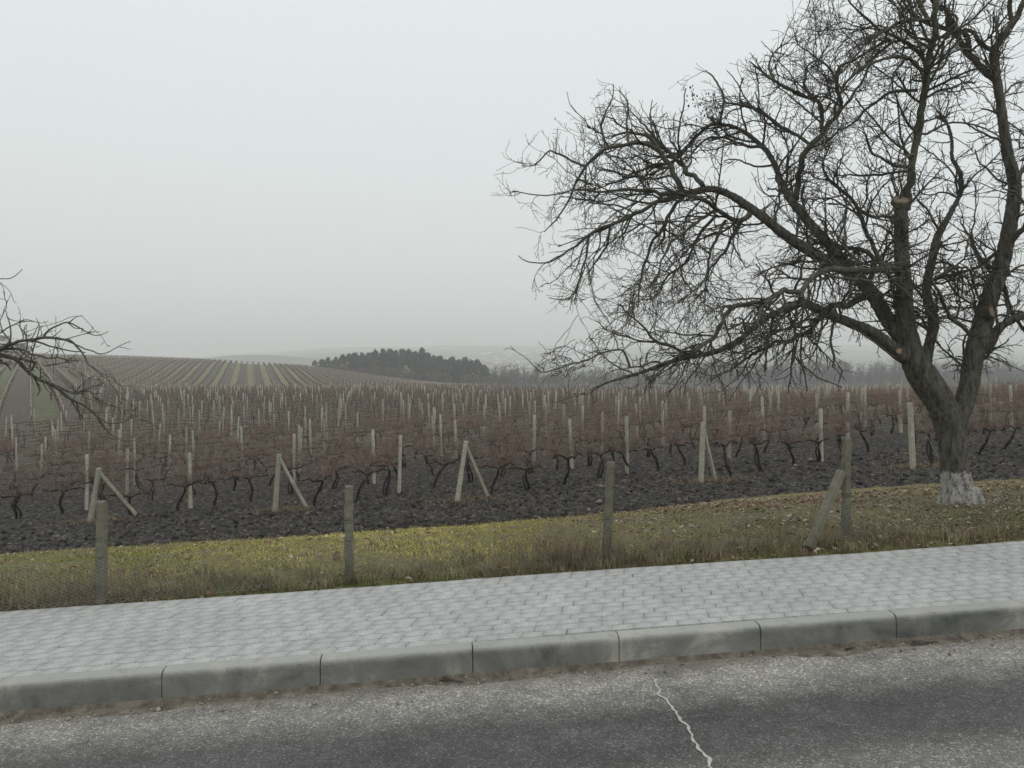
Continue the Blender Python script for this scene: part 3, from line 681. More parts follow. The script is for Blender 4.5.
# ------------------------------------------------------------------ vineyard
U = np.array([.867, .498]); NN = np.array([-.498, .867]); RS, PSP = 3.1, 6.5       # row direction, normal, spacings
RZ = math.atan2(U[1], U[0])
rs_ = np.random.default_rng(21)
def grow_chain(rg, N, p0, d0, L, K, jit, trop=(0, 0, 0)):
    P = np.zeros((N, K, 3)); P[:, 0] = p0; d = np.array(d0, float); d /= np.linalg.norm(d, axis=1)[:, None]
    for k in range(1, K):
        d = d + rg.normal(0, jit, (N, 3)) + np.array(trop) / K; d /= np.linalg.norm(d, axis=1)[:, None]
        P[:, k] = P[:, k - 1] + d * (np.asarray(L) / (K - 1))[:, None]
    return P, d
def vine_variant(i, lite=False):
    rg = np.random.default_rng(100 + i)
    lean = rg.normal(0, .16, 2); hh = rg.uniform(.68, .82); K = 7; u = np.linspace(0, 1, K)
    T = np.stack([lean[0] * u + .05 * np.sin(u * 6 + i), lean[1] * u + .04 * np.cos(u * 5 + i) - .03, hh * u], 1); T[0, 2] = -.08
    mbt = MB(); mbt.add(*tubes(T[None], (np.linspace(.050, .034, K) * (1 + .22 * np.sin(u * 17 + i)))[None], 6))
    if i % 3 == 1:
        T2 = T.copy(); T2[:, 0] += .10 - .10 * u + .05 * np.sin(u * 4); T2[:, 1] += .05 * np.sin(u * 5 + 2); mbt.add(*tubes(T2[None], np.linspace(.034, .024, K)[None], 5))
    arms = []
    for sd in (-1, 1):
        if sd == 1 and i % 4 == 3: L = .3
        else: L = rg.uniform(.5, .68)
        v = np.linspace(0, 1, 6)
        Aq = np.stack([T[-1, 0] + sd * L * v, T[-1, 1] + rg.normal(0, .03) * v + .02 * np.sin(v * 7), T[-1, 2] + .07 * np.sin(v * 2.2 + rg.uniform(-.5, .4)) + rg.normal(0, .024, 6)], 1)
        Aq[0] = T[-1] - [0, 0, .01]; arms.append(Aq)
        mbt.add(*tubes(Aq[None], np.linspace(.030, .015, 6)[None] * rg.uniform(.8, 1.3, 6)[None], 5))
    n = 105; AA = np.concatenate(arms); j = rg.integers(0, len(AA), n); p0 = AA[j] + rg.normal(0, .015, (n, 3))
    d0 = rg.normal(0, .42, (n, 3)); d0[:, 2] = 1.0; dn = rg.random(n) < .2; d0[dn, 2] = rg.uniform(-.9, .2, dn.sum())
    P, _ = grow_chain(rg, n, p0, d0, rg.uniform(.2, .92, n) * np.where(dn, .5, 1), 6, .2)
    mbc = MB(); mbc.add(*tubes(P, np.linspace(.0052, .0028, 6)[None] * rg.uniform(.7, 1.2, (n, 1)), 3))
    m = 190; a = rg.integers(0, n, m); b = rg.integers(2, 6, m)
    d1 = rg.normal(0, .8, (m, 3)); d1[:, 2] += .4
    P2, _ = grow_chain(rg, m, P[a, b], d1, rg.uniform(.08, .28, m), 4, .25); mbc.add(*tubes(P2, np.full((m, 4), .0030), 3))
    return mbt.mesh('trunk', [MAT['vine_bark']], True), mbc.mesh('canes', [MAT['cane']])
VAR = [vine_variant(i) for i in range(9)]

front = {25.2: 90, 22.1: 275, 19.0: 457, 15.9: 701, 12.8: 913}
rows = []
for k in range(-30, 90):
    c = 19.0 + RS * k
    # end of the row on the headland: line Y = 21.4
    if c in front or any(abs(c - q) < .01 for q in front):
        cc = min(front, key=lambda q: abs(q - c)); a = (front[cc] - CX) / F
        # a*Y = X ; NN.(X,Y)=c
        Yh = c / (NN[0] * a + NN[1]); E = np.array([a * Yh, Yh])
    else:
        Yh = 21.4 + .25 * math.sin(k * 2.1); E = np.array([(c - NN[1] * Yh) / NN[0], Yh])
    rows.append((k, c, E))
posts, vines = [], []
YMAX = 178
def in_block(x, y):
    if y > YMAX or y < 15: return False
    a = x / y
    if abs(a) > .74: return False
    if y > 64 and x < -.568 * y: return False     # striped block has its own rows
    return True
rv = random.Random(5)
for k, c, E in rows:
    qs = [0.]
    if abs(c - 19.0) < .01: qs += [5.95, 10.4]
    elif abs(c - 22.1) < .01: qs += [3.75, 10.2]
    elif abs(c - 15.9) < .01: qs += [5.1, 9.7]
    elif abs(c - 25.2) < .01: qs += [2.7, 8.6]
    q = qs[-1]
    while q < 520: q += PSP * rv.uniform(.97, 1.03); qs.append(q)
    for i, q in enumerate(qs):
        x, y = E + U * q
        if i > 2 and rv.random() < .42:
            x2, y2 = E + U * (q - PSP / 2)
            if in_block(x2, y2) and y2 > 30: posts.append((x2, y2, k, 99, c))
        if in_block(x, y) and not (i > 0 and y < 36 and abs(CX + x / y * F - 918) < 9): posts.append((x, y, k, i, c))
    q = 1.1
    while q < 520:
        x, y = E + U * q; 
        if in_block(x, y): vines.append((x, y, k, q, c))
        q += 1.25 * rv.uniform(.85, 1.15) * (2 if rv.random() < .06 else 1)
print('posts', len(posts), 'vines', len(vines))

# end posts with struts
end_lab = {90: 'grey concrete row end post with strut at far left, above the mossy fence post',
           275: 'concrete row end post with strut standing left of the picture centre',
           457: 'leaning thick concrete row end post with strut in the middle of the vineyard edge',
           701: 'concrete row end post with short strut, right of the middle of the vineyard edge',
           913: 'upright pale concrete row end post just left of the walnut trunk'}
end_pix = {90: ((84, 525), (93, 468), (96, 472), (122, 520)), 275: ((273, 512), (277, 454), (279, 462), (301, 513)),
           457: ((453, 505), (462, 441), (464, 449), (484, 500)), 701: ((700, 487), (702, 422), (703, 433), (717, 479)), 913: ((915, 466), (912, 403), None, None)}
used_posts = set()
vp = [post_mesh('post', .105, .105, h_, MAT['conc'], .88, .2, 7, .005, 40 + i) for i, h_ in enumerate((1.72, 1.8, 1.66, 1.86))]
for n_, (x, y, k, i, c) in enumerate(posts):
    if i == 0 and any(abs(c - q) < .01 for q in front):
        key = front[min(front, key=lambda q: abs(q - c))]; used_posts.add(n_)
        bpx, tpx, s1, s2 = end_pix[key]; z = float(terrain(x, y))
        root = tag(empty('braced_row_post' if s1 else 'row_end_post', (x, y, z)), end_lab[key], 'vineyard post', 'end posts of the vine rows'); B = Vector((x, y, z))
        lean = (tpx[0] - bpx[0]) / F * y; hgt = (bpx[1] - tpx[1]) / F * y
        z0 = H - (bpx[1] - HY) / F * y
        o = link('post', post_mesh('post', .135, .13, math.hypot(lean, z0 + hgt - z), MAT['conc'], .86, .2, 8, .006, 60 + i), root)
        aim(o, (0, 0, 0), (lean, 0, z0 + hgt - z))
        if s1:
            L = (s2[0] - bpx[0]) / F * y / (U[0]); P1 = Vector((lean * .9, .02, z0 + hgt - z - .10)); fx, fy = x + U[0] * L, y + U[1] * L
            P2 = Vector((U[0] * L, U[1] * L, float(terrain(fx, fy)) - z - .05))
            o = link('strut', post_mesh('strut', .10, .10, (P1 - P2).length, MAT['conc'], .95, .02, 7, .005, 70 + i), root); aim(o, P2, P1)
            th = np.linspace(0, 6.28 * 1.5, 16); Lw = np.stack([P1.x + .07 * np.cos(th), P1.y + .07 * np.sin(th), P1.z - .02 + th * .004], 1)
            link('tie_wire', MB().add(*tubes(Lw[None], np.full((1, 16), .004), 4)).mesh('tie_wire', [MAT['metal_dark']]), root)
        else:
            Pw = np.array([[0, 0, hgt - .12], [.78, -.15, .05]]); link('guy_wire', MB().add(*tubes(Pw[None], np.full((1, 2), .007), 5)).mesh('guy_wire', [MAT['wire']]), root)

pos_sorted = sorted([(y, n_) for n_, (x, y, *_r) in enumerate(posts) if n_ not in used_posts and abs(x / y) < .70])
near_ids = [n_ for _, n_ in pos_sorted[:288]]; near_set = set(near_ids)
spec_lab = {(19.0, 1): 'pale concrete post, next in its row after the leaning braced post', (22.1, 1): 'pale upright concrete post close left of the leaning braced post',
            (15.9, 1): 'pale concrete post standing well left of the walnut trunk', (25.2, 1): 'pale concrete post next to the leftmost braced post',
            (22.1, 2): 'slim concrete post behind the vines right of the leaning braced post'}
PG = 'slim concrete posts in the rows of vines'
for j, n_ in enumerate(near_ids):
    x, y, k, i, c = posts[n_]
    o = link('vineyard_post', vp[j % 4]); o.location = (x, y, float(terrain(x, y))); o.rotation_euler = (rv.gauss(0, .025), rv.gauss(0, .025), RZ + rv.uniform(-.2, .2))
    lab = spec_lab.get((round(c, 1), i), 'slim pale concrete post rising above the bare vines in the rows behind the front edge')
    tag(o, lab, 'vineyard post', PG)
mb = MB(); rest = [p for n_, p in enumerate(posts) if n_ not in near_set and n_ not in used_posts]
for (x, y, k, i, c) in rest:
    h_ = rv.uniform(1.4, 1.72); w_ = .08
    V, Fq = box_vf(x, y, float(terrain(x, y)) + h_ / 2 - .1, w_, w_, h_ + .2); V[4:, 0] += rv.gauss(0, .05); mb.add(V, Fq)
# rows of the striped block and of the hill beyond
def dir_rows(D, per, off, ymin, ymax, test, postsp, vsp):
    L = math.hypot(*D); d = np.array(D) / L; nrm = np.array([d[1], -d[0]]); out_p, out_v = [], []
    for r_ in range(-160, 160):
        base_ = nrm * (r_ * per / 2 + off)
        q = ymin / d[1]
        ph = rv.uniform(0, postsp)
        nq = int((ymax - ymin) / d[1] / vsp)
        for m_ in range(nq):
            p = base_ + d * (q + m_ * vsp)
            if test(p[0], p[1]):
                out_v.append((p[0], p[1]))
                if int((m_ * vsp + ph) / postsp) != int(((m_ - 1) * vsp + ph) / postsp): out_p.append((p[0], p[1]))
    return out_p, out_v
t1 = lambda x, y: 66 < y < 185 and -.76 < x / y < -.572
t2 = lambda x, y: 196 < y < 372 and -.76 < x / y < -.02
p1, v1 = dir_rows(D1, PER1, PER1 * (.08 - O1), 60, 190, t1, 5.5, 1.6)
p2, v2 = dir_rows(D2, PER2, PER2 * -.22, 190, 380, t2, 8.5, 1.5)
for (x, y) in p1 + p2:
    V, Fq = box_vf(x, y, float(terrain(x, y)) + (.62 if y < 190 else .7), .07 if y < 190 else .11, .08, 1.5); mb.add(V, Fq)
tag(link('distant_posts', mb.mesh('distant_posts', [MAT['conc_far']])), 'hundreds of pale concrete posts in the distant vine rows', 'vineyard posts', kind='stuff')
print('far posts', len(rest), len(p1), len(p2), 'far vines', len(v1), len(v2))

# vines: nearest as things
vs_ = sorted([(y, n_) for n_, (x, y, *_r) in enumerate(vines) if abs(x / y) < .70]); vn_ids = [n_ for _, n_ in vs_[:296]]; vn_set = set(vn_ids)
first = {}
for n_ in vn_ids:
    c = round(vines[n_][4], 1)
    if c not in first or vines[n_][3] < vines[first[c]][3]: first[c] = n_
vlab = {25.2: 'bare gnarled grapevine nearest to the leftmost braced post', 22.1: 'bare gnarled grapevine nearest to the braced post left of centre', 19.0: 'bare gnarled grapevine nearest to the leaning braced post in the middle',
        15.9: 'bare gnarled grapevine nearest to the braced post right of the middle', 12.8: 'bare gnarled grapevine beside the upright end post by the walnut trunk'}
def place(proto, loc, rz):
    r_ = proto.copy(); col.objects.link(r_); r_.location = loc; r_.rotation_euler = (0, 0, rz)
    for ch in proto.children:
        c2 = ch.copy(); col.objects.link(c2); c2.parent = r_
    return r_
protos = []
for j, n_ in enumerate(vn_ids):
    x, y, k, q, c = vines[n_]; loc = (x, y, float(terrain(x, y)) - .01); rz = RZ + (math.pi if rv.random() < .5 else 0) + rv.uniform(-.06, .06)
    if j < 9:
        r_ = empty('grapevine', loc, rz); link('trunk', VAR[j][0], r_); link('canes', VAR[j][1], r_); protos.append(r_)
    else: r_ = place(protos[rv.randrange(9)], loc, rz)
    sc = rv.uniform(.88, 1.12); r_.scale = (1, 1, sc)
    lab = 'bare grapevine with dark crooked trunk and reddish brown canes in the rows'
    for q_, l_ in vlab.items():
        if abs(c - q_) < .02 and first.get(round(c, 1)) == n_: lab = l_
    tag(r_, lab, 'grapevine', 'bare grapevines in the vineyard rows')
# the rest: one mass
mbv = MB(); mbt = MB()
V3 = np.array([(x, y) for n_, (x, y, *_r) in enumerate(vines) if n_ not in vn_set])
def mass(Vp, ncane, hmin, hmax, rad, spread, dirv, kk=4, lift=.7):
    n = len(Vp); i = np.repeat(np.arange(n), ncane); m = len(i); al = rng.uniform(-spread, spread, m)
    p0 = np.stack([Vp[i, 0] + dirv[0] * al, Vp[i, 1] + dirv[1] * al, terrain(Vp[i, 0], Vp[i, 1]) + lift + rng.normal(0, .06, m)], 1)
    d0 = rng.normal(0, .4, (m, 3)); d0[:, 2] = 1
    P, _ = grow_chain(rng, m, p0, d0, rng.uniform(hmin, hmax, m), kk, .22)
    mbv.add(*tubes(P, np.full((m, kk), 1.) * np.asarray(rad)[i][:, None] * np.linspace(1, .5, kk)[None], 3))
    # trunk and arms
    z = terrain(Vp[:, 0], Vp[:, 1]); T = np.stack([np.stack([Vp[:, 0], Vp[:, 1], z - .05], 1), np.stack([Vp[:, 0] + rng.normal(0, .05, n), Vp[:, 1], z + .4], 1), np.stack([Vp[:, 0] + rng.normal(0, .06, n), Vp[:, 1], z + .75], 1)], 1)
    mbt.add(*tubes(T, np.tile([.04, .032, .028], (n, 1)), 4))
    Ar = np.stack([np.stack([Vp[:, 0] + dirv[0] * u, Vp[:, 1] + dirv[1] * u, z + .74 + rng.normal(0, .04, n)], 1) for u in (-.6, -.2, .2, .6)], 1)
    mbt.add(*tubes(Ar, np.full((n, 4), .022), 4))
d_ = V3[:, 1]
mass(V3[d_ < 70], 50, .3, .85, np.full((d_ < 70).sum(), .0045), .62, U, 5)
mass(V3[(d_ >= 70) & (d_ < 115)], 26, .3, .85, np.full(((d_ >= 70) & (d_ < 115)).sum(), .0075), .62, U, 4)
mass(V3[d_ >= 115], 16, .3, .85, np.full((d_ >= 115).sum(), .011), .62, U, 3)
v1 = np.array(v1); v2 = np.array(v2)
d1n = np.array(D1) / math.hypot(*D1); d2n = np.array(D2) / math.hypot(*D2)
mass(v1, 12, .3, .8, np.full(len(v1), .008), .8, d1n, 3)
mass(v2, 7, .3, .9, np.full(len(v2), .020), .8, d2n, 3, .6)
tag(link('distant_vine_canes', mbv.mesh('distant_vine_canes', [MAT['cane']])), 'reddish brown canes of the countless distant vines', 'vines', kind='stuff')
tag(link('distant_vine_trunks', mbt.mesh('distant_vine_trunks', [MAT['vine_bark']])), 'dark stems of the countless distant vines', 'vines', kind='stuff')
# dead tawny grass round the feet of the end posts
E5 = np.array([E for k, c, E in rows if any(abs(c - q) < .01 for q in front)]); ii = rng.integers(0, len(E5), 5200); n = len(ii)
X = E5[ii, 0] + rng.normal(.25, .55, n); Y = E5[ii, 1] + rng.normal(.1, .28, n); c_ = np.array([[.30, .19, .12], [.24, .19, .11], [.34, .28, .18]])[rng.integers(0, 3, n)] * rng.uniform(.5, 1.2, n)[:, None]
V, q, t3, C = tri_blades(np.stack([X, Y, terrain(X, Y) + .01], 1), rng.uniform(.04, .15, n), rng.uniform(.002, .005, n), rng.uniform(.4, 1.4, n), rng.uniform(0, 6.28, n), c_ * .8, c_)
tag(link('tawny_grass', mk('tawny_grass', V, [q, t3], [MAT['col']], C)), 'tawny dead grass round the feet of the braced end posts', 'dead grass', kind='stuff')
# trellis wires of the rows at the front
for k, c, E in rows:
    if not (3 < c < 38): continue
    mbw = MB()
    for hgt in (.78, 1.1, 1.5):
        q = np.arange(0., 60., 1.1); X = E[0] + U[0] * q; Y = E[1] + U[1] * q
        P = np.stack([X, Y, terrain(X, Y) + hgt], 1); mbw.add(*tubes(P[None], np.full((1, len(q)), .003), 3))
    tag(link('trellis_wire', mbw.mesh('trellis_wire', [MAT['wire']])), 'three thin trellis wires strung along a row of bare vines', 'trellis wires', 'trellis wires of the vine rows')

# ------------------------------------------------------------------ bare walnut trees
def cr_spline(P, step):
    P = np.array(P, float); Q = np.vstack([2 * P[0] - P[1], P, 2 * P[-1] - P[-2]]); out = []
    for i in range(1, len(Q) - 2):
        L = np.linalg.norm(Q[i + 1][:3] - Q[i][:3]); n = max(2, int(L / step)); u = np.linspace(0, 1, n, endpoint=False)[:, None]
        out.append(.5 * ((2 * Q[i]) + (-Q[i - 1] + Q[i + 1]) * u + (2 * Q[i - 1] - 5 * Q[i] + 4 * Q[i + 1] - Q[i + 2]) * u ** 2 + (-Q[i - 1] + 3 * Q[i] - 3 * Q[i + 1] + Q[i + 2]) * u ** 3))
    out.append(Q[-2][None]); return np.vstack(out)
def pip(x, y, poly):
    poly = np.array(poly, float); inside = np.zeros(len(x), bool); j = len(poly) - 1
    for i in range(len(poly)):
        xi, yi = poly[i]; xj, yj = poly[j]
        c = ((yi > y) != (yj > y)) & (x < (xj - xi) * (y - yi) / (yj - yi + 1e-9) + xi); inside ^= c; j = i
    return inside
def proj(P): return CX + P[..., 0] / P[..., 1] * F, HY - (P[..., 2] - H) / P[..., 1] * F

def build_tree(name, label, Yb, limbs, poly, thick_px, seed, base_px, droop_fn, dens=1., tw=1., stubs=(), peeled=None):
    rg = np.random.default_rng(seed); W = []            # world limbs: arrays (n,4) x,y,z,r
    for (pts, dend) in limbs:
        pts = [tuple(p) for p in pts]
        Ys = Yb
        if W:
            best = 1e9
            for w in W:
                qx, qy = proj(w); d = (qx - pts[0][0]) ** 2 + (qy - pts[0][1]) ** 2; i = int(np.argmin(d))
                if d[i] < best: best = d[i]; Ys = w[i, 1]; 
        L = np.r_[0, np.cumsum([math.hypot(pts[i + 1][0] - pts[i][0], pts[i + 1][1] - pts[i][1]) for i in range(len(pts) - 1)])]
        out = []
        for i, (px, py, w_) in enumerate(pts):
            u = L[i] / L[-1]; Yd = Ys + dend * (u ** 1.1)
            out.append(((px - CX) / F * Yd, Yd, H - (py - HY) / F * Yd, max(.0028, w_ / 2 / F * Yd)))
        W.append(cr_spline(out, .05))
    bx = (base_px[0] - CX) / F * Yb; bz = H - (base_px[1] - HY) / F * Yb
    root = tag(empty(name, (bx, Yb, bz)), label, 'tree'); off = np.array([bx, Yb, bz])
    mbT, mbB = MB(), MB()
    for (pts, dend), w in zip(limbs, W):
        w = w.copy(); wob = .1; w[:, 3] *= tw
        n = len(w); amp = np.clip(w[:, 3] * 2., .035, .07)
        big = max(p[2] for p in pts) >= thick_px
        if not big:
            for ax in range(3): w[:, ax] += (fbm(np.arange(n) * .3 + ax * 50 + w[0, 0] * 9, np.full(n, w[0, 2] * 7), 2, seed) - .5) * amp * 1.6
        V, Q = tubes((w[:, :3] - off)[None], w[None, :, 3], 14 if big else 7)
        if big:
            s_ = 14; nV = len(V); V = np.vstack([V, w[0, :3] - off, w[-1, :3] - off])
            c0 = np.array([[nV, (k + 1) % s_, k] for k in range(s_)]); c1 = np.array([[nV + 1, nV - s_ + k, nV - s_ + (k + 1) % s_] for k in range(s_)])
            mbT.addm(V, [Q, np.vstack([c0, c1])])
        else: mbB.add(V, Q)
    # root flare
    zb = bz
    if W:
        for k in range(7):
            a = k / 7 * 6.28 + .3; r0 = W[0][0, 3]
            P = np.array([[.55 * r0 * math.cos(a), .55 * r0 * math.sin(a), .32], [.72 * r0 * math.cos(a), .72 * r0 * math.sin(a), .10], [1.05 * r0 * math.cos(a), 1.05 * r0 * math.sin(a), -.10]])
            rr = np.array([.30, .34, .22]) * r0; V, Q = tubes(P[None], rr[None], 8); nV = len(V); V = np.vstack([V, P[0], P[-1]])
            mbT.addm(V, [Q, np.array([[nV, (j + 1) % 8, j] for j in range(8)] + [[nV + 1, nV - 8 + j, nV - 8 + (j + 1) % 8] for j in range(8)])])
    to = link('trunk', mbT.mesh('trunk', [MAT['bark']]), root)
    rm = to.modifiers.new('fuse', 'REMESH'); rm.mode = 'VOXEL'; rm.voxel_size = .013; rm.use_smooth_shade = True
    tx = bpy.data.textures.new('bark_ridges', 'CLOUDS'); tx.noise_scale = .05; tx.noise_depth = 2
    smo = to.modifiers.new('soften', 'SMOOTH'); smo.factor = .5; smo.iterations = 3
    dm = to.modifiers.new('ridges', 'DISPLACE'); dm.texture = tx; dm.strength = .022; dm.mid_level = .5; dm.texture_coords = 'LOCAL'
    # generated branching
    def spawn(chains, radii, spacing, start, lmin, lmax, ang, rfrac, rmax, K, jit, keep=1., tipn=0):
        """side shoots along given chains -> P (N,K,3), R (N,K)"""
        p0, d0, r0, Ls = [], [], [], []
        for ci, (c, r) in enumerate(zip(chains, radii)):
            seg = np.linalg.norm(np.diff(c, axis=0), axis=1); L = np.r_[0, np.cumsum(seg)]
            if L[-1] < .05: continue
            n = rg.poisson(L[-1] * (1 - start) / spacing * keep)
            if n == 0: continue
            q = np.sort(np.r_[rg.uniform(start * L[-1], L[-1], n), rg.uniform(.93, .999, tipn) * L[-1]]); n += tipn; i = np.clip(np.searchsorted(L, q) - 1, 0, len(seg) - 1); f = ((q - L[i]) / (seg[i] + 1e-9))[:, None]
            P = c[i] * (1 - f) + c[i + 1] * f; T = (c[i + 1] - c[i]) / (seg[i][:, None] + 1e-9); rr = r[i]
            rd = rg.normal(0, 1, (n, 3)); rd[:, 2] += .15; rd -= (rd * T).sum(1)[:, None] * T; rd /= np.linalg.norm(rd, axis=1)[:, None] + 1e-9
            a = (rg.normal(ang, .22, n) * np.where(q > .93 * L[-1], .55, 1.))[:, None]; p0.append(P); d0.append(T * np.cos(a) + rd * np.sin(a)); r0.append(np.minimum(rr * rfrac, rmax))
            u = q / L[-1]; Ls.append(rg.uniform(lmin, lmax, n) * (1.15 - .5 * u))
        p0 = np.vstack(p0); d0 = np.vstack(d0); r0 = np.concatenate(r0); Ls = np.concatenate(Ls)
        px, py = proj(p0); N = len(p0)
        P = np.zeros((N, K, 3)); P[:, 0] = p0; d = d0
        for k in range(1, K):
            px, py = proj(P[:, k - 1]); tr = droop_fn(px, py)
            d = d + rg.normal(0, jit, (N, 3)); d[:, 2] += tr / K; d /= np.linalg.norm(d, axis=1)[:, None]
            P[:, k] = P[:, k - 1] + d * (Ls / (K - 1))[:, None]
        R = np.maximum(r0[:, None] * np.linspace(1, .45, K)[None], .0029)
        # keep within the crown
        jx, jy = rg.normal(0, 11, (2, N)); px, py = proj(P[:, -1]); ok = pip(px + jx, py + jy, poly); px, py = proj(P[:, K // 2]); ok &= pip(px + jx, py + jy, poly); ok &= P[:, -1, 1] > 2.5
        ok &= P[:, :, 2].min(1) > bz + 1.15
        return P[ok], R[ok]
    CH = [w[:, :3] for w in W[1:]]; RD = [w[:, 3] for w in W[1:]]
    L1, R1 = spawn(CH, RD, .165 / dens, .12, .4, 1.3, .85, .45, .018, 11, .19, tipn=3)
    L1b, R1b = spawn(list(L1), list(R1), .17 / dens, .12, .22, .7, .85, .62, .0095, 8, .19)
    T2s = list(L1) + list(L1b) + CH; T2r = list(R1) + list(R1b) + RD
    L2, R2 = spawn(T2s, T2r, .21 / dens, .08, .10, .36, .85, .65, .0062, 6, .2)
    L3, R3 = spawn(list(L2) + list(L1b) + list(L1), list(R2) + list(R1b) + list(R1), .20 / dens, .15, .03, .13, .85, .8, .0046, 3, .25)
    print(name, 'branches', len(L1), len(L1b), 'twigs', len(L2), len(L3))
    mbB.add(*tubes(L1 - off, R1, 5)); mbB.add(*tubes(L1b - off, R1b, 4))
    link('branches', mbB.mesh('branches', [MAT['limb']], True), root)
    mb2 = MB(); mb2.add(*tubes(L2 - off, R2, 3)); mb2.add(*tubes(L3 - off, R3, 3))
    link('twigs', mb2.mesh('twigs', [MAT['twig']]), root)
    # sawn-off stubs
    for (px, py, dY, dx, dy, dz, r, ln, lab) in stubs:
        w_ = None; best = 1e9
        for w in W:
            qx, qy = proj(w); dd = (qx - px) ** 2 + (qy - py) ** 2; i = int(np.argmin(dd))
            if dd[i] < best: best = dd[i]; Yd = w[i, 1]
        Yd += dY; p = Vector(((px - CX) / F * Yd, Yd, H - (py - HY) / F * Yd)) - Vector(off); d = Vector((dx, dy, dz)).normalized()
        bm = bmesh.new(); bmesh.ops.create_cone(bm, segments=20, radius1=r * 1.12, radius2=r, depth=ln, cap_ends=True)
        bmesh.ops.bevel(bm, geom=[e_ for e_ in bm.edges if all(v.co.z > 0 for v in e_.verts)], offset=r * .10, segments=2, affect='EDGES')
        for v in bm.verts: v.co.x *= 1 + .06 * math.sin(v.co.y * 90); v.co.y *= 1 + .05 * math.sin(v.co.x * 70)
        me = bpy.data.meshes.new('cut_stub'); me.materials.append(MAT['limb']); me.materials.append(MAT['cut'])
        for f in bm.faces: f.material_index = 1 if f.normal.z > .9 and f.calc_center_median().z > 0 else 0
        bm.to_mesh(me); bm.free(); o = link('cut_stub', me, root); o.location = p - d * ln * .5; o.rotation_mode = 'QUATERNION'; o.rotation_quaternion = d.to_track_quat('Z', 'Y'); o['label'] = lab
    if peeled is not None:
        P = np.array([((px - CX) / F * (Yb - .05), Yb - .05, H - (py - HY) / F * (Yb - .05)) for px, py in peeled]) - off
        V, Q = tubes(P[None], np.linspace(.016, .010, len(P))[None], 7); o = link('peeled_branch', MB().add(V, Q).mesh('peeled_branch', [MAT['peeled']]), root); o['label'] = 'broken branch with its bark peeled to pale wood'
    return root, off, W

G = []      # right-hand walnut, limbs traced as (column, row, width) at the tree's distance, with the depth each one runs to
def lb(dend, *p): G.append((list(p), dend))
lb(0, (960, 514, 42), (958, 495, 36), (955, 470, 31), (952, 445, 29), (951, 430, 30), (944, 410, 34))
lb(0, (952, 432, 26), (940, 402, 32), (924, 378, 33), (913, 358, 28), (907, 335, 24))
lb(.2, (954, 428, 24), (963, 405, 22), (969, 385, 21), (973, 360, 22), (981, 330, 22), (989, 300, 20), (1000, 270, 18), (1008, 235, 16), (1014, 200, 15), (1014, 178, 14), (1008, 155, 12), (1004, 130, 11), (1000, 100, 10), (996, 75, 10), (994, 52, 9))
lb(-.2, (908, 345, 24), (905, 318, 21), (904, 290, 18), (902, 262, 17), (901, 235, 16), (901, 207, 15))
lb(-.9, (904, 212, 9), (909, 190, 9), (914, 176, 9), (914, 160, 8), (914, 148, 8), (917, 125, 8), (921, 105, 8), (926, 80, 8), (930, 50, 7), (934, 20, 7), (936, 0, 6), (940, -50, 5), (936, -110, 4), (944, -170, 2))
lb(-1.3, (905, 358, 17), (893, 349, 16), (876, 335, 14), (858, 326, 12), (835, 317, 11), (815, 308, 10), (803, 302, 9), (784, 309, 8), (764, 319, 7), (746, 335, 7), (729, 346, 7), (712, 353, 6), (690, 357, 6), (673, 361, 5.5), (656, 367, 5), (643, 372, 4.5), (626, 377, 4), (609, 382, 3), (594, 388, 2.5), (583, 394, 2))
lb(-1.0, (903, 268, 9), (885, 269, 8), (870, 270, 7.5), (848, 270, 7), (825, 271, 7), (812, 277, 7), (804, 288, 6), (803, 302, 6))
lb(.9, (911, 348, 20), (898, 333, 18), (886, 317, 17), (871, 292, 16), (853, 274, 15), (832, 264, 14), (810, 251, 13), (789, 238, 12), (768, 221, 11), (749, 207, 10), (734, 197, 9), (718, 190, 8), (706, 189, 8), (695, 192, 8), (684, 194, 7))
lb(1.5, (853, 274, 13), (833, 249, 12), (812, 226, 11), (797, 208, 10), (788, 196, 9), (781, 181, 7), (774, 163, 6.5), (765, 149, 6), (756, 141, 5.5), (746, 133, 5), (734, 127, 4.5), (721, 124, 4), (715, 122, 3))
lb(1.2, (924, 372, 16), (928, 350, 12), (934, 322, 12), (928, 302, 11), (927, 284, 10), (932, 261, 9.5), (937, 238, 9), (942, 228, 8), (952, 210, 6), (960, 193, 5), (960, 173, 5), (952, 157, 4.5), (952, 142, 4), (947, 124, 3.5), (935, 116, 3))
# secondaries
lb(-.6, (764, 304, 6), (745, 303, 5), (733, 305, 5), (725, 316, 5), (718, 333, 5), (703, 344, 4), (690, 354, 4))
lb(-.5, (803, 290, 6), (790, 291, 6), (777, 294, 6), (764, 304, 5))
lb(-.9, (630, 366, 3), (622, 352, 2.4), (604, 352, 2.2), (587, 359, 2), (568, 365, 1.8), (551, 370, 1.6), (541, 371, 1.3), (530, 361, 1), (522, 355, .8), (511, 347, .7))
lb(-.4, (690, 356, 4), (672, 345, 3), (656, 341, 3), (645, 328, 2.5), (632, 316, 2), (620, 305, 1.5))
lb(.2, (655, 341, 2.5), (640, 340, 2), (620, 334, 2), (605, 330, 1.5), (598, 322, 1.2))
lb(.5, (684, 194, 6), (671, 193, 5), (656, 193, 4.5), (640, 190, 4), (617, 190, 3.5), (597, 192, 2.5), (575, 190, 2), (545, 196, 1.5), (512, 191, 1.2))
lb(-.5, (684, 195, 6), (658, 202, 5), (632, 215, 4.5), (611, 224, 4), (588, 236, 3.5), (570, 250, 2.5), (550, 262, 1.8), (528, 262, 1.3), (519, 256, 1))
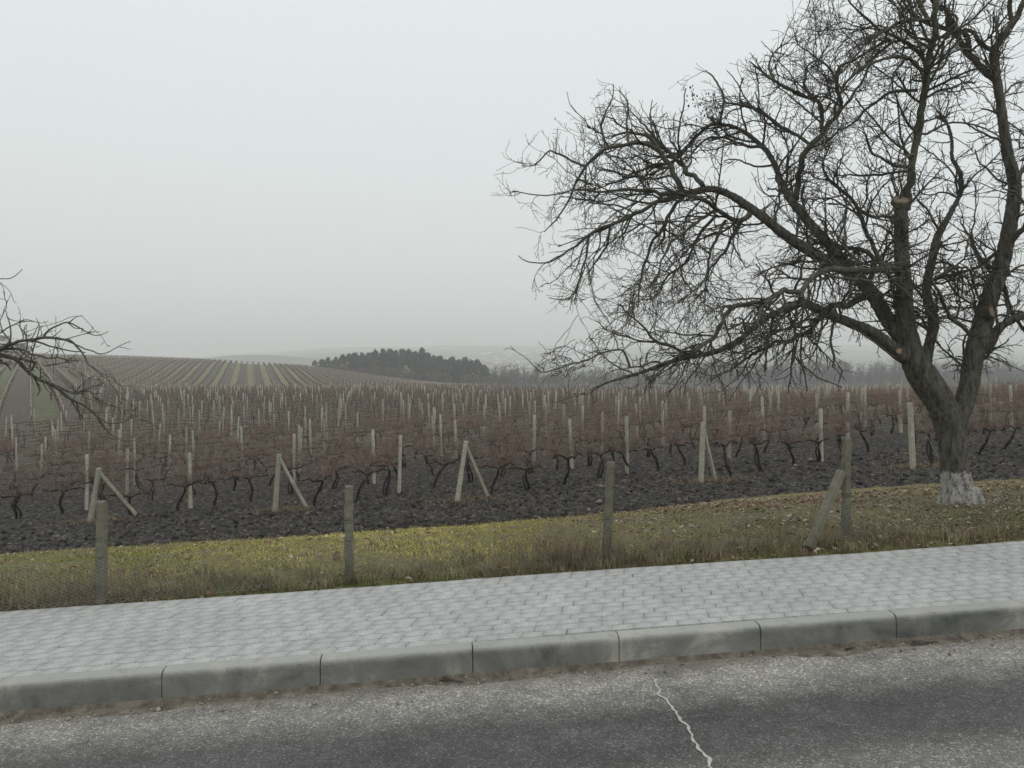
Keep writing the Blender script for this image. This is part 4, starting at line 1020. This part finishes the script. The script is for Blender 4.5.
lb(.3, (684, 195, 7), (676, 176, 6.5), (664, 158, 6), (655, 146, 5), (644, 135, 4), (630, 133, 3), (612, 136, 2))
lb(-.3, (664, 155, 5), (652, 146, 5), (632, 143, 4.5), (614, 148, 4), (597, 155, 4), (585, 167, 3.5), (577, 180, 3), (571, 196, 2.5), (562, 212, 2), (551, 226, 1.5), (545, 232, 1))
lb(.6, (612, 149, 3), (604, 140, 3), (601, 125, 2.5), (606, 112, 2), (613, 96, 1.5), (614, 84, 1))
lb(.6, (628, 144, 3), (627, 120, 2.5), (628, 104, 2), (620, 90, 1.2))
lb(.4, (585, 165, 3), (565, 158, 2.5), (550, 150, 2), (535, 165, 1.5), (522, 167, 1))
lb(1.0, (702, 188, 6), (688, 170, 5.5), (675, 158, 5), (664, 148, 4), (652, 132, 3), (640, 122, 2))
lb(-.6, (752, 212, 7), (745, 219, 6), (738, 222, 6), (728, 219, 5.5), (715, 207, 5), (702, 200, 5), (690, 196, 4))
lb(-.5, (682, 197, 4.5), (671, 212, 4), (663, 228, 4), (652, 240, 3.5), (645, 259, 3), (641, 278, 2.5), (638, 306, 1.5))
lb(.3, (611, 224, 3), (608, 242, 2.5), (597, 262, 2), (590, 275, 1.2))
lb(-.2, (588, 236, 3), (585, 259, 2.5), (578, 283, 2), (575, 305, 1.2))
lb(.2, (580, 280, 2), (570, 298, 1.5), (558, 300, 1.2), (548, 298, 1))
lb(-.8, (715, 209, 4), (698, 220, 4), (685, 231, 3.5), (671, 243, 3), (663, 259, 2.5), (657, 275, 2), (648, 286, 1.3))
lb(-.5, (727, 222, 4), (717, 239, 3.5), (710, 256, 3), (707, 272, 2.5), (707, 290, 2))
lb(-.9, (742, 222, 4), (729, 242, 3.5), (720, 258, 3), (710, 268, 2.5), (700, 285, 2), (690, 292, 1.3))
lb(.6, (718, 214, 4), (702, 231, 3.5), (693, 248, 3), (685, 264, 3), (668, 276, 2.5), (660, 292, 2), (650, 300, 1.3))
lb(.5, (715, 122, 3), (699, 135, 4), (687, 146, 4), (677, 158, 4), (670, 166, 3))
lb(.6, (721, 124, 3), (723, 105, 3), (722, 90, 2.5), (712, 76, 2), (706, 70, 1.2))
lb(-.4, (790, 198, 8), (797, 200, 7), (798, 185, 7), (799, 172, 7), (803, 160, 7), (810, 148, 7), (819, 137, 6), (822, 125, 5), (820, 110, 5), (817, 100, 4.5), (806, 96, 4), (796, 92, 4), (784, 87, 3.5), (773, 80, 3), (760, 70, 2.5), (748, 62, 1.5))
lb(.4, (773, 80, 3), (768, 66, 2.5), (775, 52, 2), (790, 40, 1.5), (798, 30, 1))
lb(-.7, (820, 135, 5), (833, 120, 5), (842, 108, 5), (842, 97, 4.5), (837, 84, 4), (839, 69, 3.5), (855, 58, 3), (874, 48, 3), (889, 39, 2.5))
lb(.3, (842, 108, 3), (858, 88, 3), (867, 70, 2.5), (874, 52, 2))
lb(.3, (837, 84, 3), (826, 66, 2.5), (812, 55, 2), (800, 46, 1.3), (793, 30, 1))
lb(1., (816, 102, 4), (805, 85, 3), (808, 66, 2.5), (820, 58, 2), (828, 45, 1.5))
lb(.6, (810, 146, 4), (797, 135, 4), (785, 130, 4), (772, 122, 4), (762, 112, 4), (752, 106, 4), (737, 104, 3), (727, 103, 2))
lb(.5, (765, 149, 4), (745, 145, 3.5), (735, 142, 3), (722, 138, 3), (705, 140, 2.5), (695, 150, 2))
lb(-.6, (925, 60, 5), (916, 48, 5), (905, 41, 4.5), (896, 36, 4), (880, 30, 3), (868, 20, 3), (855, 8, 2), (840, -10, 1.5))
lb(-1.0, (924, 72, 4.5), (910, 59, 4), (896, 56, 4), (874, 62, 3), (858, 70, 3), (845, 85, 2), (840, 95, 1.5))
lb(.6, (919, 90, 4), (902, 92, 4), (888, 95, 3.5), (877, 103, 3), (864, 112, 3), (853, 124, 2.5), (840, 130, 1.5))
lb(-.6, (930, 20, 4), (905, 20, 4), (889, 28, 3.5), (870, 40, 3), (855, 55, 2.5), (845, 70, 2))
lb(.5, (932, 25, 5), (925, 10, 5), (916, -8, 5), (900, -40, 4), (870, -70, 3), (840, -60, 2), (815, -20, 1.5), (806, 10, 1))
lb(.8, (994, 56, 8), (1005, 30, 7), (1020, 8, 6.5), (1038, -25, 5.5), (1050, -80, 4), (1045, -150, 3))
lb(.7, (997, 85, 8), (990, 72, 8), (979, 65, 8), (970, 57, 7.5), (964, 50, 7), (957, 43, 6), (951, 35, 6), (940, 28, 5), (925, 22, 4), (905, 5, 3), (890, -20, 2))
lb(-.5, (971, 55, 6), (965, 38, 6), (953, 23, 6), (942, 11, 5.5), (932, -2, 5), (915, -30, 4), (890, -80, 3))
lb(.4, (994, 50, 5), (981, 42, 5), (971, 35, 4.5), (963, 29, 4), (950, 32, 4), (935, 40, 3), (920, 55, 2))
lb(-.4, (1012, 20, 5), (1011, 5, 5), (1010, -20, 4), (1000, -70, 3), (985, -110, 2))
lb(-.9, (983, 352, 11), (990, 343, 10), (995, 335, 10), (1002, 326, 9), (1014, 319, 9), (1030, 314, 8), (1050, 312, 7), (1085, 300, 6), (1120, 305, 4), (1160, 330, 2))
lb(.5, (1002, 285, 5), (1008, 300, 5), (1014, 318, 4), (1030, 335, 3), (1050, 350, 2))
lb(.7, (991, 270, 5), (982, 257, 4.5), (973, 248, 4), (970, 236, 3), (962, 225, 2))
lb(-.5, (932, 281, 5), (945, 277, 4), (958, 274, 4), (970, 270, 3), (984, 262, 3), (1000, 250, 2))
lb(-.6, (972, 335, 5), (960, 325, 5), (951, 318, 4.5), (940, 297, 4), (930, 280, 3))
lb(1.0, (899, 312, 6), (894, 296, 5), (888, 276, 5), (881, 261, 5), (873, 246, 5), (863, 223, 5), (857, 207, 4.5), (847, 196, 4), (838, 187, 4), (825, 174, 3), (822, 163, 2.5), (828, 150, 1.5))
lb(1.4, (868, 288, 6), (873, 270, 6), (872, 258, 5.5), (866, 252, 5), (850, 248, 4), (835, 247, 4), (820, 244, 3), (800, 232, 2))
lb(-.9, (872, 296, 8), (858, 300, 7), (840, 306, 6.5), (827, 312, 6), (812, 327, 5.5), (792, 342, 5), (779, 342, 4), (764, 350, 3.5), (745, 360, 3), (725, 372, 2), (712, 380, 1.5))
lb(-.2, (836, 319, 3.5), (831, 335, 3), (832, 352, 3), (834, 368, 2.5))
lb(.9, (857, 207, 4), (870, 217, 4), (885, 216, 4), (898, 218, 4))
lb(-.7, (912, 165, 4), (895, 164, 4), (880, 158, 3), (870, 150, 2.5), (866, 135, 1.5))
lb(.7, (913, 170, 4), (895, 172, 3), (870, 175, 3), (850, 175, 2), (835, 174, 1.5))
lb(.8, (1012, 190, 6), (1030, 160, 5), (1055, 120, 4), (1080, 60, 3), (1090, 0, 2))
lb(-1.5, (1006, 245, 7), (1030, 225, 6), (1060, 215, 5), (1100, 180, 4), (1140, 160, 2))
#lb(-2.2, (935, 395, 9), (930, 370, 8), (915, 340, 7), (895, 300, 6), (880, 260, 5), (860, 230, 4), (850, 190, 3), (845, 160, 2))
#lb(2.4, (960, 405, 10), (975, 370, 9), (985, 320, 8), (990, 260, 7), (980, 200, 6), (985, 150, 5), (975, 100, 4), (985, 40, 3), (975, -20, 2))
#lb(2.0, (934, 322, 6), (950, 300, 5), (965, 270, 5), (968, 230, 4), (975, 200, 3), (990, 170, 2))
POLY = [(503, 190), (512, 150), (538, 118), (556, 88), (612, 82), (640, 104), (688, 68), (712, 70), (728, 84), (738, 60), (770, 44), (790, 26), (798, 0), (812, -60), (860, -190), (960, -260), (1100, -240), (1250, -60), (1300, 200), (1200, 360), (1024, 392), (985, 400), (890, 388), (862, 384), (840, 398), (800, 404), (760, 396), (726, 408), (690, 396), (650, 402), (585, 402), (545, 396), (522, 388), (528, 362), (504, 344), (512, 334), (560, 346), (598, 338), (585, 318), (600, 300), (632, 296), (600, 284), (580, 312), (545, 318), (532, 300), (548, 280), (513, 268), (514, 248), (545, 244), (528, 218)]
def droop(px, py):
    d = np.where(py > 330, -.6, np.where(py > 240, -.45, .22)); d = np.where((px < 720) & (py > 205) & (py < 330), -.55, d)
    return np.where(px < 600, d + .25, d)
wal, woff, WL = build_tree('walnut_tree', 'large bare walnut tree with whitewashed foot and forked trunk at right', 9.7, G, POLY, 9.5, 11, (960, 512), droop, 1.0, .86,
    stubs=[(901, 199, -.03, -.15, -.75, .9, .098, .07, 'pale sawn end of the middle limb'), (1010, 271, -.09, 1, -.6, .25, .065, .16, 'orange sawn stub on the upper right limb'),
           (994, 311, -.20, .35, -1, .1, .075, .14, 'round orange sawn stub on the right limb'), (899, 351, -.22, -.3, -1, .1, .040, .12, 'small sawn stub on the left limb')])
# withered leaves still hanging in the crown
n = 60; a0 = rng.normal(0, 1, (n, 2)); px = 706 + a0[:, 0] * 9; py = 106 + a0[:, 1] * 9; px[:8] = 693 + a0[:8, 0] * 2; py[:8] = 88 + a0[:8, 1] * 4
Yd = 10.6 + rng.normal(0, .15, n); P = np.stack([(px - CX) / F * Yd, Yd, H - (py - HY) / F * Yd], 1) - woff
L = rng.uniform(.03, .06, n)[:, None]; d = rng.normal(0, .3, (n, 3)); d[:, 2] = -1; d /= np.linalg.norm(d, axis=1)[:, None]; sd = np.cross(d, rng.normal(0, 1, (n, 3))); sd /= np.linalg.norm(sd, axis=1)[:, None]
V = np.stack([P, P + d * L * .5 + sd * L * .3, P + d * L, P + d * L * .5 - sd * L * .3], 1); b = (np.arange(n) * 4)[:, None]
o = link('withered_leaves', mk('withered_leaves', V.reshape(-1, 3), [np.concatenate([b + [[0, 1, 2]], b + [[0, 2, 3]]])], [MAT['leaf_dry']]), wal); o['kind'] = 'stuff'

G2 = []
def l2(dend, *p): G2.append((list(p), dend))
l2(0, (-262, 604, 56), (-258, 560, 48), (-254, 500, 44), (-248, 440, 40), (-244, 410, 40))
l2(-.3, (-248, 425, 30), (-210, 385, 24), (-150, 358, 18), (-90, 345, 13), (-40, 348, 10), (0, 355, 8), (17, 360, 7), (26, 370, 6), (40, 380, 5.5), (57, 386, 5), (69, 392, 4.5), (77, 392, 4), (89, 391, 3.5), (97, 400, 3.5), (109, 405, 3), (123, 409, 2.5), (138, 419, 2), (152, 423, 1.5), (168, 425, 1))
l2(.5, (-246, 425, 32), (-270, 360, 26), (-300, 280, 20), (-290, 180, 14), (-310, 80, 9), (-290, -30, 5), (-300, -100, 2))
l2(-1., (-285, 320, 18), (-340, 270, 14), (-420, 220, 9), (-480, 150, 5), (-500, 80, 2))
l2(1., (-244, 400, 22), (-200, 300, 16), (-150, 220, 11), (-100, 150, 7), (-60, 60, 4), (-80, -20, 2))
l2(.3, (8, 358, 5), (22, 360, 4.5), (37, 362, 4), (42, 366, 2))
l2(.3, (60, 388, 3.5), (68, 398, 3.5), (77, 402, 3), (90, 408, 3), (98, 416, 2.5), (103, 424, 2.2), (112, 434, 2), (126, 441, 1.2))
l2(-.4, (-60, 347, 8), (-30, 352, 7), (0, 350, 6), (14, 342, 5), (27, 340, 5), (43, 338, 4.5), (57, 337, 4), (70, 341, 3.5), (80, 350, 3), (86, 360, 2.5), (95, 369, 2), (112, 381, 1.2))
l2(.4, (43, 338, 4), (50, 330, 3), (60, 325, 2.5), (69, 322, 2.5), (80, 328, 2), (90, 334, 1.6), (100, 335, 1.3), (109, 331, 1))
l2(.2, (69, 323, 2), (76, 318, 1.3), (82, 316, 1))
l2(-.2, (57, 337, 3), (68, 341, 2.5), (80, 347, 2.2), (97, 353, 2), (108, 353, 1.6), (120, 347, 1.3), (131, 342, 1))
l2(.2, (10, 344, 3), (11, 330, 2.2), (8, 318, 1.6), (4, 308, 1))
l2(.1, (-80, 290, 4), (-40, 283, 2.5), (-5, 279, 1.6), (10, 277, 1.4), (22, 269, 1))
l2(-.2, (-30, 345, 3), (-5, 335, 2.5), (10, 326, 2), (25, 320, 1.6), (40, 322, 1), (48, 320, .8))
l2(.1, (36, 378, 3), (39, 388, 2), (38, 396, 1.2))
l2(.1, (76, 402, 3), (80, 412, 2.5), (80, 420, 2))
POLY2 = [(-600, -150), (-200, -200), (-60, -60), (-40, 220), (-5, 250), (24, 268), (-2, 285), (10, 300), (40, 312), (84, 312), (112, 328), (134, 338), (134, 350), (116, 362), (118, 384), (130, 400), (176, 424), (170, 432), (135, 446), (112, 442), (90, 428), (60, 402), (20, 395), (-30, 400), (-150, 430), (-600, 350)]
lt, _o, _w = build_tree('roadside_walnut_tree', 'bare walnut tree reaching in from the left edge with a long low branch', 8.6, G2, POLY2, 12, 23, (-262, 600), lambda px, py: np.where(py > 350, -.15, .25), .62, .62, peeled=[(38, 362), (43, 368), (48, 375), (54, 383)])

# ------------------------------------------------------------------ pines, thickets, far wood
def crown_mesh(seed, h, w, mat, nclump, per, leaf, flat=.6, name='crown', z0=.28):
    rg = np.random.default_rng(seed); cl = []
    while len(cl) < nclump:
        z = rg.uniform(z0, 1); prof = math.sin(math.pi * min(1, max(0, (z - z0) / (1 - z0) * .78 + .20))) ** .7
        a = rg.uniform(0, 6.28); r = math.sqrt(rg.uniform(0.05, 1)) * prof * w / 2; cl.append((r * math.cos(a), r * math.sin(a), z * h, rg.uniform(.06, .20) * w))
    cl = np.array(cl); i = np.repeat(np.arange(nclump), per); m = len(i)
    d = rg.normal(0, 1, (m, 3)); d /= np.linalg.norm(d, axis=1)[:, None]; P = cl[i, :3] + d * cl[i, 3:4] * rg.uniform(.4, 1.1, (m, 1)) * [1, 1, flat]
    a = rg.normal(0, 1, (m, 3)); a /= np.linalg.norm(a, axis=1)[:, None]; b = np.cross(a, d); b /= np.linalg.norm(b, axis=1)[:, None] + 1e-6
    L = leaf * rg.uniform(.6, 1.4, (m, 1)); V = np.stack([P - a * L, P + b * L * .5, P + a * L, P - b * L * .5], 1)
    return mk(name, V.reshape(-1, 3), [(np.arange(m) * 4)[:, None] + [[0, 1, 2, 3]]], [mat])
def stem_mesh(h, r, mat):
    P = np.array([[0, 0, -1.], [.1, 0, h * .3], [.0, .1, h * .7], [0, 0, h * .95]]); V, Q = tubes(P[None], np.array([[r, r * .8, r * .5, r * .15]]), 7)
    return MB().add(V, Q).mesh('trunk', [mat])
PV = [(crown_mesh(200 + i, h_, w_, MAT['needle'], 80, 60, .5, 1., z0=.02), stem_mesh(h_, .22, MAT['pine_bark'])) for i, (h_, w_) in enumerate(((12, 7.5), (13.5, 7), (11, 8), (12.5, 6.5), (10, 7)))]
pine_top = [(306, 366, .42), (315, 361, .6), (322, 360, .7), (328, 358, .75), (336, 358, .75), (343, 356, .8), (349, 355, .85), (355, 354, .85), (362, 354, .85), (369, 354, .9), (375, 352, .95), (383, 350.5, 1), (390, 351, 1), (396, 352, .95), (402, 350.5, 1.05), (409, 352, 1), (415, 353, .95), (422, 350, 1.1), (428, 355, 1), (434, 357, 1), (440, 358, 1), (446, 361, .95), (452, 358.5, 1.05), (459, 361, 1), (465, 358.5, 1.1), (471, 362, 1), (477, 361, 1.05), (483, 366, .9), (487, 370, .8),
            (380, 358, .9), (393, 359, .9), (406, 360, .9), (418, 361, .9), (430, 364, .9), (442, 367, .9), (455, 368, .9), (468, 370, .85), (366, 360, .8), (352, 361, .75)]
pl = {0: 'small lone pine standing apart at the left end of the hilltop clump', 17: 'tallest pine in the middle of the hilltop clump', 24: 'tall round topped pine near the right end of the hilltop clump', 28: 'last low pine at the right end of the hilltop clump'}
pprotos = []
for i, (px, ty, sc) in enumerate(pine_top):
    Yd = 400 + (i % 5) * 7 if i < 29 else 388 - (i % 3) * 5; x = (px - CX) / F * Yd; zt = H - (ty - HY) / F * Yd; v = i % 5; hh = (12, 13.5, 11, 12.5, 10)[v]
    gz = float(terrain(x, Yd)); s_ = max(.35, min(1.5, (zt - gz) / hh))
    if i < 5:
        r_ = empty('pine_tree', (0, 0, 0)); link('trunk', PV[v][1], r_); link('crown', PV[v][0], r_); pprotos.append(r_)
    else: r_ = place(pprotos[v], (0, 0, 0), 0)
    r_.location = (x, Yd, zt - hh * s_); r_.rotation_euler = (0, 0, i * 1.7); r_.scale = (sc * .95, sc * .95, s_)
    tag(r_, pl.get(i, 'dark green pine crowded among others in the clump on the hill crest'), 'pine tree', 'pines in the clump on the hill crest')
def bare_mass(name, pts, hs_, mat, lab, n_br=16, rad=.05, seed=1):
    rg = np.random.default_rng(seed); pts = np.array(pts); n = len(pts); hs_ = np.asarray(hs_); z = terrain(pts[:, 0], pts[:, 1])
    mbx = MB(); T = np.stack([np.c_[pts, z - .5], np.c_[pts + rg.normal(0, .2, (n, 2)), z + hs_ * .5], np.c_[pts + rg.normal(0, .4, (n, 2)), z + hs_ * .97]], 1)
    mbx.add(*tubes(T, hs_[:, None] * np.array([[.014, .010, .003]]), 4))
    i = np.repeat(np.arange(n), n_br); m = len(i); u = rg.uniform(.15, .8, m); p0 = np.c_[pts[i], z[i] + hs_[i] * u]
    d0 = rg.normal(0, 1, (m, 3)); d0[:, 2] = np.abs(d0[:, 2]) + .7
    P, dd = grow_chain(rg, m, p0, d0, hs_[i] * rg.uniform(.18, .42, m) * (1.1 - .6 * u), 4, .2); mbx.add(*tubes(P, np.full((m, 4), rad) * np.linspace(1, .4, 4)[None], 3))
    k = np.repeat(np.arange(m), 4); mm = len(k); p0 = P[k, rg.integers(1, 4, mm)]; d1 = rg.normal(0, 1, (mm, 3)); d1[:, 2] += .5
    P2, _ = grow_chain(rg, mm, p0, d1, hs_[i][k] * rg.uniform(.06, .16, mm), 3, .2); mbx.add(*tubes(P2, np.full((mm, 3), rad * .7), 3))
    return tag(link(name, mbx.mesh(name, [mat])), lab, 'trees' if 'wood' in name else 'bushes', kind='stuff')
pts, hs2 = [], []
for i in range(480):
    px = rv.uniform(338, 512); Yd = rv.uniform(372, 386) if px < 480 else rv.uniform(380, 425); pts.append(((px - CX) / F * Yd, Yd)); hs2.append(rv.uniform(3.2, 6.5) * (1 if px > 370 else .65))
bare_mass('thicket', pts, hs2, MAT['bush'], 'brown bare bushes growing below the pines along the field edge', 26, .11, 3)
pts, hs2 = [], []
for i in range(1700):
    px = rv.uniform(484, 1120); Yd = rv.uniform(430, 640); pts.append(((px - CX) / F * Yd, Yd)); hs2.append(rv.uniform(9, 16) * (1.25 if 500 < px < 520 else 1) * (1.0 if px < 700 else 1.35))
bare_mass('far_wood', pts, hs2, MAT['wood'], 'misty bare wood behind the far edge of the vineyard', 20, .10, 4)
# one paler round bush and the shrubs at the far left
def bush(px, Yd, h_, w_, mat, lab, seed):
    x = (px - CX) / F * Yd; r_ = tag(empty('bush', (x, Yd, float(terrain(x, Yd)) - .3)), lab, 'bush')
    link('twigs', crown_mesh(seed, h_, w_, mat, 30, 60, .30, .9, 'twigs', .05), r_); link('stem', stem_mesh(h_ * .8, .1, MAT['pine_bark']), r_)
bush(407, 376, 7.5, 7.5, MAT['straw'], 'pale yellowish round bush in front of the dark pines', 301)
bush(6, 350, 8, 12, MAT['bush'], 'grey bare bush on the left skyline left of the hut', 302)
bush(24, 352, 4.5, 8, MAT['bush'], 'low grey bush on the left skyline right of the hut', 303)

# ------------------------------------------------------------------ buildings
def house(name, x, y, w, d, hw, hr, wall, roof, rz, lab, group=None, windows=3, chimney=False, z=None):
    z = float(terrain(x, y)) if z is None else z
    r_ = tag(empty(name, (x, y, z), rz), lab, 'house' if name == 'house' else 'building', group)
    V, Fq = box_vf(0, 0, hw / 2 - 1, w, d, hw + 2); mbx = MB(); mbx.add(V, Fq)
    g = np.array([[-w / 2, -d / 2, hw], [-w / 2, d / 2, hw], [-w / 2, 0, hw + hr], [w / 2, -d / 2, hw], [w / 2, d / 2, hw], [w / 2, 0, hw + hr]]); mbx.add(g, [[0, 2, 1], [3, 4, 5]])
    link('wall', mbx.mesh('wall', [wall]), r_)
    o_ = .4; t_ = .25; sl = hr / (d / 2); zz = hw - o_ * sl
    g = np.array([[-w / 2 - o_, -d / 2 - o_, zz], [w / 2 + o_, -d / 2 - o_, zz], [w / 2 + o_, 0, hw + hr + .02], [-w / 2 - o_, 0, hw + hr + .02], [-w / 2 - o_, d / 2 + o_, zz], [w / 2 + o_, d / 2 + o_, zz]]); g2 = g + [0, 0, t_]
    Vr = np.vstack([g, g2]); Fr = [[0, 3, 2, 1], [3, 4, 5, 2], [6, 7, 8, 9], [9, 8, 11, 10], [0, 1, 7, 6], [5, 4, 10, 11], [1, 2, 8, 7], [2, 5, 11, 8], [3, 0, 6, 9], [4, 3, 9, 10]]
    ro = link('roof', MB().add(Vr, Fr).mesh('roof', [roof]), r_)
    if windows:
        for k in range(windows):
            cx_ = (k + .5) / windows * w - w / 2; V, Fq = box_vf(cx_, -d / 2 - .03, hw * .55, 1.1, .12, 1.3); link('window', MB().add(V, Fq).mesh('window', [MAT['glass']]), r_)
    if chimney:
        V, Fq = box_vf(w * .2, 0, hw + hr + .6, .7, .7, 2.4); link('chimney', MB().add(V, Fq).mesh('chimney', [MAT['roof_grey']]), ro)
    return r_
house('hut', A_(14) * 352, 352, 8, 5, 2.6, 2.2, MAT['roof_grey'], MAT['roof_grey'], .3, 'small grey hut with a chimney on the skyline at the far left', chimney=True, windows=2)
rh = random.Random(9)
hl = [('wall', 'roof_red'), ('white', 'roof_grey'), ('wall', 'roof_grey'), ('white', 'roof_red')]
for i in range(95):
    px = rh.gauss(540, 55); 
    if px < 470 or px > 760: px = rh.uniform(478, 640)
    Yd = rh.uniform(1150, 2700); w_, r_ = hl[rh.randrange(4)]; big = rh.random() < .15
    house('house', A_(px) * Yd, Yd, rh.uniform(11, 18) * (1.8 if big else 1), rh.uniform(8, 11), rh.uniform(3.5, 6.5), rh.uniform(2, 4), MAT[w_], MAT[r_], rh.uniform(-.6, .6),
          ('pale walled house with %s roof in the misty town across the valley' % ('dark red' if r_ == 'roof_red' else 'light grey')), 'houses of the misty town across the valley', windows=0)
# white arched glasshouses glinting in the town
x, y = A_(577) * 1250, 1250; z = H - (358 - HY) / F * y
r_ = tag(empty('white_greenhouse', (x, y, z), -.25), 'bright white striped greenhouse roofs in the mist below the smoke', 'greenhouse')
for k in range(5):
    th = np.linspace(0, math.pi, 12); n_ = 2; L_ = 26
    ring0 = np.stack([-22 + k * 9 + 4.1 * np.cos(th), np.full(12, -L_ / 2.), 5.5 * np.sin(th) + 3 + k * 1.6], 1); ring1 = ring0 + [0, L_, 7]
    V = np.vstack([ring0, ring1]); Q = [[j, j + 1, 13 + j, 12 + j] for j in range(11)]; mbx = MB(); mbx.add(V, Q)
    V, Fq = box_vf(-22 + k * 9, 0, -8 + k * .8, 8.2, L_, 22); mbx.add(V, Fq)
    link('arched_bay', mbx.mesh('arched_bay', [MAT['white']]), r_)

# ------------------------------------------------------------------ air
def vol(name, me, dens, colr, lab):
    m = bpy.data.materials.new(name); m.use_nodes = True; nt = m.node_tree; nt.nodes.clear()
    out = nt.nodes.new('ShaderNodeOutputMaterial'); v = nt.nodes.new('ShaderNodeVolumePrincipled'); nt.links.new(v.outputs[0], out.inputs['Volume'])
    v.inputs['Color'].default_value = (*colr, 1); v.inputs['Density'].default_value = dens; v.inputs['Anisotropy'].default_value = 0.0
    me.materials.append(m); o = link(name, me); tag(o, lab, None, kind='stuff'); return o
V, Fq = box_vf(0, 0, 0, 12400, 12400, 1); V[:4, 2] = -140; V[4:, 2] = 190
vol('haze', MB().add(V, Fq).mesh('haze', []), .00072, (.99, .997, 1.), 'pale winter mist lying over the whole landscape')['category'] = 'mist'
# smoke drifting up from the town
bm = bmesh.new(); bmesh.ops.create_icosphere(bm, subdivisions=3, radius=1)
for v_ in bm.verts:
    v_.co.x = v_.co.x * (10 + 8 * (v_.co.z + 1)) + 10 * (v_.co.z + 1) + 3 * math.sin(v_.co.z * 9); v_.co.y *= 16; v_.co.z *= 26
me = bpy.data.meshes.new('smoke_plume'); bm.to_mesh(me); bm.free()
o = vol('smoke_plume', me, .018, (.97, .98, .99), 'white smoke plume rising over the white greenhouse in the mist'); o['category'] = 'smoke'
o.location = (A_(583) * 1300, 1300, H - (350 - HY) / F * 1300)
